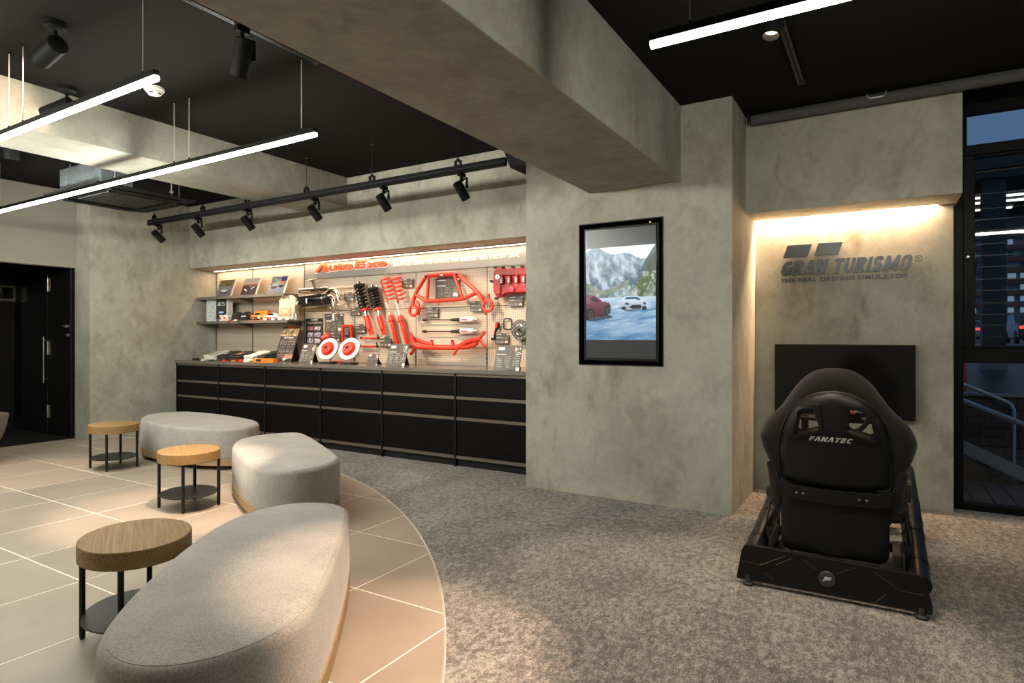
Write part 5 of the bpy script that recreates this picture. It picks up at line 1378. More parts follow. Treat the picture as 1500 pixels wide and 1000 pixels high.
coilover([(527, 414), (526.5, 419), (533.5, 451), (535, 454), (536.5, 463), (541.5, 481), (544.5, 490)], 'left of the two black-sprung coilovers with red bodies')
coilover([(547, 418), (546.5, 424), (552.5, 450), (554, 453), (555.5, 463), (560.5, 481), (563, 490)], 'right of the two black-sprung coilovers with red bodies')
for k, (p0, p1, lb) in enumerate((((563.5, 406.5), (573, 441.5), 'left of the two bare red coil springs'), ((579, 405.5), (588, 441.5), 'right of the two bare red coil springs'))):
    o = W(*p1, YP2); y = 5.76
    r = thing('coil_spring', lb, 'coil spring', o, group='bare red coil springs')
    A, B = P3(*p0, y, o), P3(*p1, y, o)
    n = 6 * 18; d = B - A; x, yv, _ = frame_from(d.normalized(), (0, 1, 0))
    hx = []
    for q in range(n + 1):
        t = q / n; R_ = .063 - .014 * t; hx.append(A + d * t + (x * math.cos(2 * math.pi * q / 18) + yv * math.sin(2 * math.pi * q / 18)) * R_)
    mb = MB(); mb.tube(hx, .0085, 8); mb.build('coil', 'red', r, smooth=60)
    mb = MB(); mb.tube([(A.x, 0, A.z + .04), (A.x, A.y, A.z + .045)], .005, 6); mb.build('hook', 'steel', r)
for k, (r0, r1, b0, b1, lb) in enumerate((((564.5, 439), (571, 460), (573, 467), (582, 503), 'left of the two red shock absorbers'), ((578.5, 436), (585, 461), (587, 467), (597.5, 503.5), 'right of the two red shock absorbers'))):
    o = W(*b1, YP2); y = 5.79
    r = thing('shock_absorber', lb, 'shock absorber', o, group='long red shock absorbers')
    A, B, C, D = [P3(px, py, y, o) for px, py in (r0, r1, b0, b1)]; ax = (D - C).normalized()
    mb = MB(); mb.cyl(A, B, .007, seg=10); mb.lathe([(.014, -.015), (.014, .02)], B, ax, 10); mb.build('piston_rod', 'chrome', r, smooth=40)
    Lc = (D - C).length
    mb = MB(); mb.lathe([(.022, -.05), (.024, -.045), (.042, .02), (.042, .03), (.028, .035), (.028, Lc), (.02, Lc + .01)], C, ax, 20); mb.build('body', 'red', r, smooth=40)
    e_ = D + ax * .03; mb = MB(); mb.ring(ellipse(.032, .032, 20, e_.x, e_.z), ellipse(.015, .015, 20, e_.x, e_.z), -.018, .018, XZ(e_.y)); mb.build('eye', 'red', r, smooth=40)
    mb = MB(); mb.tube([(B.x, 0, B.z), (B.x, B.y, B.z)], .005, 6); mb.build('hook', 'steel', r)

# ---- red strut brace
o = W(660, 440, YP2)
sb_ = thing('strut_brace', 'large red tubular strut tower brace on the pegboard', 'car part', o)
yb_ = 5.74
def bar(root, o, pts, y, r, name='tube', mat='red', flat=1.0, seg=12, per=4):
    L_ = spline([tuple(P3(px, py, yy, o)) for px, py, yy in [(p[0], p[1], p[2] if len(p) > 2 else y) for p in pts]], per, False)
    mb = MB(); mb.tube(L_, r, seg, flat=flat, up=(0, 1, 0)); return mb.build(name, mat, root, smooth=50)
bar(sb_, o, [(624.6, 404), (640, 402.5), (655, 401.5), (669.7, 400.7)], yb_, .025)
bar(sb_, o, [(624.6, 404), (617, 416), (610, 428), (605.5, 440), (605.5, 449)], yb_, .023)
bar(sb_, o, [(669.7, 400.7), (683, 413), (696, 424.5), (705, 436), (710, 446)], yb_, .023)
bar(sb_, o, [(608.5, 431.5), (616, 435.5), (624.5, 440.5), (634, 440.5), (655, 439.5), (676, 438), (688, 433.5), (698, 428.5)], yb_, .022)
bar(sb_, o, [(628.5, 404.5), (627, 421), (625.5, 439)], yb_, .019)
bar(sb_, o, [(665.5, 403), (671.5, 419), (677.5, 436)], yb_, .019)
for px, py, wx in ((605.8, 454.5, 8.0), (714.3, 447.5, 8.2)):
    c = P3(px, py, yb_, o); mb = MB(); mb.ring(ellipse(.075, .078, 28, c.x, c.z), ellipse(.046, .048, 28, c.x, c.z), -.012, .012, XZ(c.y)); mb.build('tower_ring', 'red', sb_, smooth=40, bevel=.003)
bar(sb_, o, [(611, 441), (614, 447), (614.5, 455), (613, 461)], yb_ + .02, .014)
bar(sb_, o, [(716, 430), (716.5, 438), (719, 445)], yb_ + .01, .013)
bar(sb_, o, [(712, 456), (711, 461)], yb_, .012)
for px, py in ((624.3, 403.8), (669.5, 401)):
    c = P3(px, py, yb_ - .024, o); mb = MB(); mb.lathe([(.014, 0), (.017, .004), (.017, .008), (0, .009)], c, (0, -1, 0), 16); mb.build('bolt', 'black_gloss', sb_, smooth=40)
c = P3(646.5, 402.5, yb_ - .026, o); mb = MB(); mb.box(c.x - .022, c.x + .022, c.y - .001, c.y + .002, c.z - .009, c.z + .009); mb.build('sticker', 'white', sb_)
for px, py in ((640, 401), (672, 402)):
    q = P3(px, py, YP2, o); mb = MB(); mb.tube([(q.x, 0, q.z - .02), (q.x, -.14, q.z - .02)], .006, 6); mb.build('hook', 'acrylic', sb_)

# ---- gas dampers
for k, (py, lb) in enumerate(((468, 'upper of the two silver gas dampers'), (485, 'lower of the two silver gas dampers'))):
    o = W(660, py + 4, YP2); r = thing('gas_damper', lb, 'damper', o, group='silver gas dampers'); y = 5.80
    A, B, C, D, E2 = [P3(px, py + dy, y, o) for px, dy in ((620, 0.3), (662, .2), (675.5, 0), (693.5, -.3), (699, -.5))]
    ax = (D - C).normalized()
    mb = MB(); mb.cyl(A, B, .007, seg=10); mb.lathe([(.012, -.03), (.018, -.01), (.018, .02), (.010, .03)], A + ax * .02, ax, 12); mb.build('rod', 'black_gloss', r, smooth=40)
    mb = MB(); mb.lathe([(.013, -.02), (.016, 0.0), (.020, (C - B).length * .6), (.028, (C - B).length)], B, ax, 16); mb.build('boot', 'black_rubber', r, smooth=40)
    mb = MB(); mb.lathe([(.026, -.005), (.030, .002), (.030, (D - C).length), (.02, (D - C).length + .01)], C, ax, 20); bd_ = mb.build('body', 'white', r, smooth=40)
    q = C + (D - C) * .35; mb = MB(); mb.box(q.x - .045, q.x + .045, q.y - .0315, q.y - .029, q.z - .008, q.z + .006); mb.build('sticker', 'red', bd_)
    mb = MB(); mb.lathe([(.018, 0), (.022, .02), (.014, .05)], D, ax, 14); mb.build('end_fitting', 'chrome', r, smooth=40)
    for q in (A + (B - A) * .5, D): mb = MB(); mb.tube([(q.x, 0, q.z - .01), (q.x, q.y, q.z - .012)], .004, 6); mb.build('hook', 'steel', r)

# ---- red crossmember
o = W(655, 508, YP2); r = thing('crossmember', 'low red tubular crossmember with forked ends above the counter', 'car part', o); y = 5.70
bar(r, o, [(603.5, 494), (606, 502), (612, 507.5), (622, 508.5), (645, 508.6), (669, 508.6), (680, 505)], y, .030)
bar(r, o, [(669, 508.6, y), (685, 508, y), (694, 505.5, y), (699, 501.5, y)], y, .026)
bar(r, o, [(673, 507.5, y), (682, 502, y), (692, 498.5, y), (703, 496.5, y)], y, .030)
bar(r, o, [(605, 496), (615, 499.5), (631, 504.5)], y + .05, .024)
for pts in (((602, 489), (604.5, 494)), ((609, 509), (602, 518)), ((671, 510), (665.5, 518)), ((702, 497), (709.5, 487)), ((703.5, 498), (709.8, 507))):
    bar(r, o, pts, y - .01, .015, 'lug')
    c = P3(*pts[-1], y - .01, o) if pts[0][0] != 602 else P3(*pts[0], y - .01, o)
    mb = MB(); mb.lathe([(.016, -.008), (.02, -.004), (.02, .004), (.016, .008)], c, (0, 1, 0), 14); mb.build('lug_eye', 'red', r, smooth=40)
for px in (632.5, 663):
    a_, b_ = P3(px, 499, y, o), P3(px, 506, y, o)
    mb = MB(); mb.tube([b_, a_], [.03, .018], 10); up = mb.build('upright', 'red', r, smooth=50)
    mb = MB(); mb.lathe([(.008, -.02), (.008, .02)], a_, (0, 1, 0), 10); mb.build('bolt', 'black_gloss', up)
for px, py in ((610, 500), (690, 500)):
    q = P3(px, py, YP2, o); mb = MB(); mb.tube([(q.x, 0, q.z - .035), (q.x, -.16, q.z - .035)], .006, 6); mb.build('hook', 'acrylic', r)

# ---- red engine cover
o = W(746, 430, YP2); r = thing('engine_cover', 'crackle red engine cam cover with four ignition coils, cut by the pillar', 'car part', o); y = 5.74
ol = [(724.5, 394), (726, 391.5), (731, 391), (735, 392.5), (739, 393.2), (775, 390.8), (797, 389.5), (797, 424), (780, 428), (740, 430), (734, 435), (727, 436), (722, 427), (721.3, 411), (723, 397)]
pp_ = [P3(px, py, y, o) for px, py in ol]
mb = MB(); mb.prism([(p.x, p.z) for p in pp_], -.06, .0, XZ(y - YP2)); bo_ = mb.build('cover', 'red_dark', r, bevel=.018, seg=3, smooth=None)
rid = [P3(px, py, y, o) for px, py in ((728, 395), (736, 397), (797, 394), (797, 402), (736, 404), (734, 432), (727, 431), (724.5, 415))]
mb = MB(); mb.prism([(p.x, p.z) for p in rid], 0, .022, XZ(y - YP2)); mb.build('raised_ridge', 'red_dark', bo_, bevel=.012, seg=3)
for k, (px, py) in enumerate(((735.8, 411.6), (746.5, 411), (757.3, 410.4), (768, 409.8), (779, 409.2))):
    c = P3(px, py, y - .02, o)
    mb = MB(); mb.prism([(c.x - .022, c.z - .03), (c.x + .022, c.z - .03), (c.x + .022, c.z + .03), (c.x, c.z + .062), (c.x - .022, c.z + .03)], -.02, .02, XZ(c.y)); cl = mb.build('ignition_coil', 'red_dark', r, bevel=.004)
    mb = MB(); mb.box(c.x - .015, c.x + .015, c.y - .024, c.y - .02, c.z - .025, c.z + .03); mb.build('coil_label', 'gunmetal', cl)
    for q in range(3): mb = MB(); mb.box(c.x - .011, c.x + .011, c.y - .0255, c.y - .0238, c.z - .02 + q * .018, c.z - .011 + q * .018); mb.build('label_print', 'white', cl)
    for dz in (-.055, .052): mb = MB(); mb.lathe([(.007, 0), (.007, .012), (0, .014)], (c.x, c.y, c.z + dz), (0, -1, 0), 10); mb.build('coil_bolt', 'steel', cl)
c = P3(729.7, 405.6, y - .022, o); mb = MB(); mb.ring(ellipse(.026, .026, 20, c.x, c.z), ellipse(.012, .012, 20, c.x, c.z), 0, .016, XZ(c.y)); mb.build('port_ring', 'steel', r, smooth=40)
c = P3(750.8, 423.5, y, o); mb = MB(); mb.lathe([(.038, 0), (.038, .02), (.03, .03), (0, .032)], c, (0, -1, 0), 7); mb.build('oil_cap', 'red_pink', r)
for px, py in ((726, 391.5), (737.5, 391.5), (752, 391.3), (765.5, 390.5), (720.8, 412), (727.5, 437)):
    c = P3(px, py, y + .02, o); mb = MB(); mb.lathe([(.012, -.02), (.014, .03), (.006, .034), (.006, .04), (0, .04)], c, (0, -1, 0), 12); mb.build('flange_bolt', 'gunmetal', r, smooth=40)
mb = MB(); q = P3(745, 405, YP2, o); mb.box(q.x - .05, q.x + .25, -.07, 0, q.z - .02, q.z + .02); mb.build('mount', 'gunmetal', r)

# ---- clutch disc, gasket ring, screwdriver
o = W(762, 494, YP2); r = thing('clutch_disc', 'dark round clutch disc at the right end of the pegboard, cut by the pillar', 'car part', o)
c = P3(762, 483, 5.80, o); f = XZ(c.y)
mb = MB(); mb.ring(ellipse(.112, .112, 40, c.x, c.z), ellipse(.070, .070, 40, c.x, c.z), -.004, .006, f); fr2 = mb.build('friction_ring', 'gunmetal', r, smooth=30)
for k in range(14):
    a = 2 * math.pi * k / 14; mb = MB(); mb.lathe([(.008, 0), (.006, .003), (0, .003)], (c.x + .092 * math.cos(a), c.y - .006, c.z + .092 * math.sin(a)), (0, -1, 0), 8); mb.build('rivet', 'gold', fr2)
mb = MB(); mb.lathe([(.074, -.004), (.074, .010), (.055, .016), (.030, .016), (.028, .03), (.016, .03), (.016, .0)], c, (0, -1, 0), 32); mb.build('hub_plate', 'gunmetal', r, smooth=30)
for k in range(6):
    a = 2 * math.pi * k / 6; t = Vector((-math.sin(a), 0, math.cos(a))); q = c + Vector((.05 * math.cos(a), -.018, .05 * math.sin(a)))
    mb = MB(); mb.cyl(q - t * .016, q + t * .016, .009, seg=10); mb.build('damper_spring', 'steel', r, smooth=40)
mb = MB(); mb.tube([(c.x, 0, c.z), (c.x, c.y - .03, c.z)], .010, 8); mb.build('hook', 'black_gloss', r)
o = W(744, 482, YP2); r = thing('gasket_ring', 'thin black rounded rectangular gasket left of the clutch disc', 'car part', o)
c = P3(744, 474.5, 5.84, o)
mb = MB(); mb.ring(rrect(c.x - .056, c.x + .056, c.z - .066, c.z + .066, .03), rrect(c.x - .043, c.x + .043, c.z - .052, c.z + .052, .022), 0, .008, XZ(c.y)); g_ = mb.build('ring', 'black_rubber', r)
for sx in (-1, 1): mb = MB(); mb.lathe([(.010, 0), (.010, .008)], (c.x + sx * .062, c.y, c.z), (0, -1, 0), 10); mb.build('ear', 'black_rubber', g_)
mb = MB(); mb.tube([(c.x, 0, c.z + .05), (c.x, c.y - .01, c.z + .05)], .004, 6); mb.build('hook', 'steel', r)
o = W(726, 506, YP2); r = thing('hand_tool', 'hand tool with a black and red handle hanging left of the gasket ring', 'tool', o); y = 5.82
L_ = [P3(px, py, y, o) for px, py in ((729, 472), (728.6, 478), (727, 482), (725.5, 487))]
mb = MB(); mb.tube(spline([tuple(p) for p in L_], 4, False), [.016, .024, .028, .029, .028, .026, .024, .020, .017, .015, .014, .013, .012], 12); h_ = mb.build('handle', 'black_rubber', r, smooth=60)
q = P3(727.2, 476, y - .022, o); mb = MB(); mb.lathe([(.014, -.03), (.016, 0), (.010, .03)], q, (.15, 0, 1), 8); mb.build('grip_inlay', 'red', h_, smooth=60)
mb = MB(); mb.tube([P3(725.5, 487, y, o), P3(723.5, 498, y, o)], .011, 10); mb.box(*(lambda q: (q.x - .03, q.x + .015, q.y - .014, q.y + .014, q.z - .015, q.z + .015))(P3(723.5, 496.5, y, o))); mb.build('shaft', 'black_metal', r, smooth=40)
mb = MB(); mb.tube([P3(723.3, 499, y, o), P3(721.6, 507, y, o)], [.008, .003], 8); mb.build('tip', 'chrome', r, smooth=40)
q = P3(727.5, 481, y, o); mb = MB(); mb.tube([(q.x, 0, q.z), (q.x, q.y, q.z)], .004, 6); mb.build('hook', 'steel', r)

# ---- brake discs on stands
def brake_disc(px, py, label):
    b = WZ(px, 531.5, ZT); y = 5.46
    c = W(px, py, y + .06); root = thing('brake_disc', label, 'brake disc', (c.x, y + .08, ZT + .001), group='white-rimmed red brake discs')
    o = root.location; n = Vector((.16, -.90, .40)).normalized(); q = c - o; R_ = .145
    mb = MB(); mb.lathe([(R_ * .60, -.012), (R_, -.012), (R_, -.003), (R_ - .004, -.002), (R_ - .004, .002), (R_, .003), (R_, .012), (R_ * .60, .012)], q, n, 44, close=False); mb.build('rotor', 'disc_white', root, smooth=30)
    mb = MB(); mb.lathe([(R_ * .66, .004), (R_ * .66, .0135), (R_ * .60, .016), (R_ * .52, .045), (R_ * .49, .05), (R_ * .17, .05), (R_ * .17, .02)], q, n, 40, close=False); ht = mb.build('hat', 'red', root, smooth=35)
    mb = MB(); mb.lathe([(R_ * .17, .03), (0, .03)], q, n, 20, close=False); mb.build('bore', 'gunmetal', ht)
    x, yv, _ = frame_from(n)
    for k in range(5):
        a = 2 * math.pi * k / 5 + .4; mb = MB(); mb.lathe([(.009, .0495), (.009, .0508), (0, .0508)], q + (x * math.cos(a) + yv * math.sin(a)) * R_ * .34, n, 10); mb.build('bolt_hole', 'black_matte', ht)
    mb = MB(); mb.box(-.10, .10, -.09, .03, 0, .022); mb.build('stand_base', 'black_rubber', root, bevel=.004)
    bk = q - n * .02; mb = MB(); mb.tube([(bk.x, .02, .02), (bk.x, bk.y + .03, bk.z + .02), tuple(q - n * .012)], .012, 8); mb.build('stand_arm', 'acrylic', root, smooth=40)
brake_disc(481, 511, 'left of the two brake discs with red centres on the counter')
brake_disc(512, 511, 'right of the two brake discs with red centres on the counter')

# ---- red filter frame, cone, link rods, pads
o = W(510, 503, YP2); r = thing('air_filter', 'upright red rectangular air filter frame behind the right brake disc', 'air filter', (o.x, YP2, o.z)); y = 5.80
a, b = P3(502.8, 508, y, o), P3(517.2, 475.6, y, o)
mb = MB(); mb.ring([(a.x, a.z), (b.x, a.z), (b.x, b.z), (a.x, b.z)], [(a.x + .026, a.z + .026), (b.x - .026, a.z + .026), (b.x - .026, b.z - .026), (a.x + .026, b.z - .026)], 0, .03, XZ(a.y)); mb.build('frame', 'red', r, bevel=.005)
mb = MB(); k_ = 0; z = a.z + .028
while z < b.z - .03: mb.box(a.x + .026, b.x - .026, a.y - .016, a.y - .004, z, z + .008); z += .014
mb.build('filter_pleats', 'gunmetal', r)
mb = MB(); mb.box(a.x + .03, b.x - .03, a.y, 0, (a.z + b.z) / 2 - .02, (a.z + b.z) / 2 + .02); mb.build('mount', 'gunmetal', r)
o = W(476, 500, YP2); r = thing('intake_funnel', 'small red funnel-shaped part above the left brake disc', 'car part', o)
c = P3(477.5, 493.5, 5.74, o); n = Vector((-.75, -.62, -.25)).normalized()
mb = MB(); mb.lathe([(.0, -.06), (.046, -.05), (.052, -.03), (.050, .0), (.034, .035), (.028, .06), (.016, .06), (.014, .02)], c, n, 24); mb.build('funnel', 'red', r, smooth=40)
mb = MB(); mb.tube([(c.x, 0, c.z), (c.x, c.y + .03, c.z)], .010, 8); mb.build('peg', 'gunmetal', r)
for k, (p0, p1, lb) in enumerate((((529.5, 494.6), (554, 494.9), 'upper red stabiliser link rod'), ((528, 506.6), (552.5, 506.9), 'lower red stabiliser link rod'))):
    o = W(541, p0[1] + 3, YP2); r = thing('link_rod', lb, 'link rod', o, group='red stabiliser link rods'); y = 5.82
    A, B = P3(*p0, y, o), P3(*p1, y, o); ax = (B - A).normalized()
    mb = MB(); mb.cyl(A, B, .011, seg=12); mb.build('rod', 'red', r, smooth=40)
    for q, s_ in ((A, -1), (B, 1)):
        mb = MB(); mb.lathe([(.008, -.02), (.016, -.014), (.019, 0), (.016, .012), (.006, .018)], q, (0, -1, 0), 14); mb.cyl(q + Vector((0, 0, .0)), q + Vector((0, -.012, .05 if s_ > 0 else -.012)), .009, seg=8); mb.build('ball_joint', 'black_rubber', r, smooth=50)
    m_ = (A + B) / 2; mb = MB(); mb.tube([(m_.x, 0, m_.z - .012), (m_.x, m_.y - .01, m_.z - .012)], .004, 6); mb.build('hook', 'steel', r)
for k, (px, py, w, lb) in enumerate(((511, 531.5, .10, 'front red brake pad lying on the counter'), (517, 526, .07, 'rear red brake pad lying on the counter'))):
    q = WZ(px, py, ZT); r = thing('brake_pad', lb, 'brake pad', (q.x, max(5.27, min(q.y, 5.6)), ZT + .001), .15, group='red brake pads')
    zt_ = .002 if k == 0 else .055
    if k: mb = MB(); mb.box(-.05, .05, -.03, .03, 0, .055); mb.build('block', 'acrylic', r)
    pad = [(-w, -.025), (-w * .8, .03), (-w * .3, .05), (w * .3, .05), (w * .8, .03), (w, -.025), (w * .5, -.01), (-w * .5, -.01)]
    mb = MB(); mb.prism(pad, zt_, zt_ + .018, FLAT); mb.build('plate', 'red', r, bevel=.003)
    mb = MB(); mb.prism([(x * .8, y_ * .7) for x, y_ in pad], zt_ + .018, zt_ + .03, FLAT); mb.build('lining', 'red', r, bevel=.002)

# =================================================================== SHELVES AND MERCHANDISE
YF = 5.555
def shelf(z, x1, label):
    s_ = thing('wall_shelf', label, 'shelf', ((XL + .004 + x1) / 2, YP2 - .006, z)); w = (x1 - XL - .004) / 2
    mb = MB(); mb.box(-w, w, YF - YP2 + .006, 0, -.022, 0); mb.build('board', 'shelf_grey', s_, bevel=.002)
    mb = MB(); mb.box(-w, w, YF - YP2, YF - YP2 + .006, -.034, .006); mb.build('price_rail', 'shelf_grey', s_, bevel=.002)
    for px in (cols[0] + .05, cols[1], cols[2] - .05):
        x = px - s_.location.x
        mb = MB(); mb.prism([(0, -.022), (-.27, -.022), (-.27, -.035), (-.05, -.075), (0, -.085)], -.004, .004, lambda u, v, w_: (x + w_, u, v)); mb.build('bracket', 'shelf_grey', s_)
ZS1, ZS2 = 1.945, 1.583
shelf(ZS1, -6.93, 'upper grey wall shelf carrying three photo prints')
shelf(ZS2, -6.86, 'lower grey wall shelf carrying caps, model cars and a tote bag')

def photo(px0, px1, py0, py1, fn, label):
    y = YF + .10
    a, b = W(px0, py1, y), W(px1, py0, y); w = b.x - a.x; h = b.z - ZS1 - .003
    r = thing('photo_print', label, 'photo print', ((a.x + b.x) / 2, y, ZS1 + .002), group='photo prints on the upper shelf')
    dy = .09
    f = lambda u, v, w_: (-w / 2 + w * u, dy * v + w_, h * v)
    mb = MB(); mb.prism([(-.03, 0), (1.08, 0), (1.08, 1.02), (-.03, 1.02)], 0.001, .010, f); mb.build('acrylic_stand', 'acrylic', r)
    mb = MB(); mb.prism([(-.03, 0), (1.08, 0), (1.08, .03), (-.03, .03)], -.03, 0.001, f); mb.build('stand_foot', 'acrylic', r)
    picture('print', w, h, 26, 28, fn, 'printed', r, lambda u, v: (-w / 2 + w * u, dy * v - .001, .012 + (h - .012) * v))
def ph1(u, v):
    if v > .60: return mixc((.22, .19, .12), (.66, .58, .36), (fbm(u * 6, v * 6, 3) - .2) * 1.7)
    c = mixc((.40, .38, .40), (.62, .60, .62), v)
    if (u - .48) ** 2 / .055 + (v - .28) ** 2 / .012 < 1: c = (.12, .12, .13)
    if (u - .48) ** 2 / .045 + (v - .36) ** 2 / .010 < 1: c = (.85, .85, .86)
    if (u - .5) ** 2 / .018 + (v - .44) ** 2 / .003 < 1: c = (.55, .56, .58)
    return c
def ph2(u, v):
    if v > .66: return mixc((.70, .60, .50), (.66, .68, .68), (v - .66) * 3)
    if v > .52: return (.48, .26, .30)
    c = (.18, .16, .15)
    for cx, cy, s_ in ((.27, .30, .55), (.74, .42, -.6), (.45, .56, .4)):
        d = (u - cx); e = (v - cy) + d * s_
        if d * d / .014 + e * e / .004 < 1: c = (.86, .85, .84) if e > -.02 else (.22, .22, .24)
    return c
def ph3(u, v):
    c = mixc((.32, .34, .40), (.60, .62, .70), v * 1.6) if v < .42 else mixc((.30, .36, .30), (.78, .80, .84), (fbm(u * 5, v * 5 + 3, 4) - .25) * 1.9)
    if u > .6 and v > .5 + (u - .6) * .6: c = (.25, .22, .50) if v > .7 else (.85, .48, .15)
    if (u - .30) ** 2 / .05 + (v - .42) ** 2 / .02 < 1: c = (.22, .22, .24) if v < .42 else (.60, .60, .64)
    if (u - .75) ** 2 / .03 + (v - .42) ** 2 / .008 < 1: c = (.16, .17, .18)
    return c
photo(315.5, 336.5, 408.5, 431.5, ph1, 'left photo print on the upper shelf, a car on a tree-lined road')
photo(351.5, 373, 406, 429, ph2, 'middle photo print on the upper shelf, cars on a track under a red hill')
photo(392, 414, 403, 427, ph3, 'right photo print on the upper shelf, a blue and orange street scene')

def on_shelf(px, dy=.05): q = W(px, 469, YF + dy); return q.x, YF + dy
# framed pattern box and book
x0, y0 = W(302.4, 469, YF + .08).x, YF + .08; x1 = W(316, 469, y0).x
r = thing('art_box', 'white patterned flat box standing on the lower shelf at the left wall', 'box', ((x0 + x1) / 2, y0, ZS2 + .001)); w = (x1 - x0) / 2
mb = MB(); mb.box(-w, w, 0.002, .05, 0, .345); mb.build('box', 'card', r, bevel=.002)
picture('print', 1, 1, 24, 40, lambda u, v: mixc((.55, .62, .64), (.93, .94, .93), (fbm(u * 4, v * 7, 6) - .2) * 2.2), 'printed', r, lambda u, v: (-w + 2 * w * u, 0.0, .345 * v))
x0 = x1 + .01; x1 = W(331.5, 469, y0).x
r = thing('book', 'dark boxed book with pale title standing beside the patterned box', 'book', ((x0 + x1) / 2, y0, ZS2 + .001)); w = (x1 - x0) / 2
mb = MB(); mb.box(-w, w, 0.002, .09, 0, .335); mb.build('slipcase', 'gunmetal', r, bevel=.002)
mb = MB(); mb.box(w, w + .02, 0.005, .09, .01, .33); mb.build('page_block', 'card', r)
def bk(u, v):
    c = (.20, .20, .20)
    if (.80 < v < .86 and .2 < u < .8 or .70 < v < .77 and .15 < u < .85) and vnoise(u * 12, int(v * 14), 1) > .3: c = (.82, .82, .80)
    if .34 < v < .46 and .28 < u < .72: c = (.70, .84, .92) if v > .38 else (.25, .38, .62)
    if v < .12 and u < .35: c = (.34, .40, .62)
    return c
picture('print', 1, 1, 26, 40, bk, 'printed', r, lambda u, v: (-w + 2 * w * u, 0.0, .335 * v))
for k, (px, lb) in enumerate(((326, 'left white mug with a red emblem on the lower shelf'), (332.6, 'right white mug with a red emblem, beside the black cap'))):
    x, y = on_shelf(px, .045); r = thing('mug', lb, 'mug', (x, y, ZS2 + .001), group='white mugs')
    mb = MB(); mb.lathe([(.038, 0), (.041, .004), (.042, .095), (.038, .095), (.037, .01), (0, .008)], (0, 0, 0), (0, 0, 1), 24); mb.build('cup', 'white', r, smooth=40)
    mb = MB(); mb.tube(spline([(.038, 0.01, .078), (.066, .015, .07), (.068, .015, .035), (.038, .01, .02)], 4, False), .006, 8); mb.build('handle', 'white', r, smooth=60)
    vs_ = []; fs_ = []
    for q in range(9):
        a = math.radians(-122 + q * 8)
        hgt = .018 * math.sin(math.pi * (q + .5) / 9.5)
        for z in (.048 - hgt, .048 + hgt): vs_.append((.0428 * math.cos(a), .0428 * math.sin(a), z))
    for q in range(8): fs_.append((q * 2, q * 2 + 2, q * 2 + 3, q * 2 + 1))
    mb = MB(); mb.add(vs_, fs_); mb.build('emblem', 'red', r)
def cap(px, label, rot, red):
    x, y = on_shelf(px, .15); r = thing('baseball_cap', label, 'cap', (x, y, ZS2 + .001), rot, group='black baseball caps')
    mb = MB(); prof = [(.098, .0), (.10, .02), (.098, .06), (.085, .10), (.055, .127), (.02, .138), (0, .139)]
    mb.lathe(prof, (0, 0, 0), (0, 0, 1), 28, close=False); cr = mb.build('crown', 'cap_black', r, smooth=60)
    vs_ = []; fs_ = []; n = 14
    for k in range(n + 1):
        a = math.radians(-160 + 140 * k / n); ex = .075 * math.sin(math.pi * k / n)
        ca, sa = math.cos(a), math.sin(a); z1 = .012 + .025 * abs(ca)
        for rr_, zz in ((.098, .018), (.10 + ex, z1 * .6), (.10 + ex, z1 * .6 - .005), (.098, .012)): vs_.append((rr_ * ca, rr_ * sa, zz - .02 * (rr_ - .098) / .08))
    for k in range(n):
        for j in range(4): fs_.append((k * 4 + j, k * 4 + (j + 1) % 4, k * 4 + 4 + (j + 1) % 4, k * 4 + 4 + j))
    mb = MB(); mb.add(vs_, fs_); br = mb.build('visor', 'cap_black', r, smooth=50)
    if red: mb = MB(); mb.tube([Vector(vs_[k * 4 + 1]) + Vector((0, 0, .002)) for k in range(n + 1)], .005, 6); mb.build('visor_edge', 'red', br)
    else:
        me = text_mesh('A', bold=.02, extrude=.02)
        bpy.data.meshes.remove(me)
        mb = MB(); mb.prism([(-.035, .058), (.035, .064), (.040, .082), (-.028, .076)], 0, .003, lambda u, v, w_: (u, -.098 - w_ + .25 * abs(u) * abs(u) * 8, v)); mb.build('embroidery', 'lettering', cr)
    mb = MB(); mb.lathe([(.008, .137), (.007, .144), (0, .145)], (0, 0, 0), (0, 0, 1), 10); mb.build('button', 'cap_black', cr)
cap(349.5, 'left black baseball cap with a red visor edge', -.25, True)
cap(362.5, 'right black baseball cap with a pale emblem', .35, False)

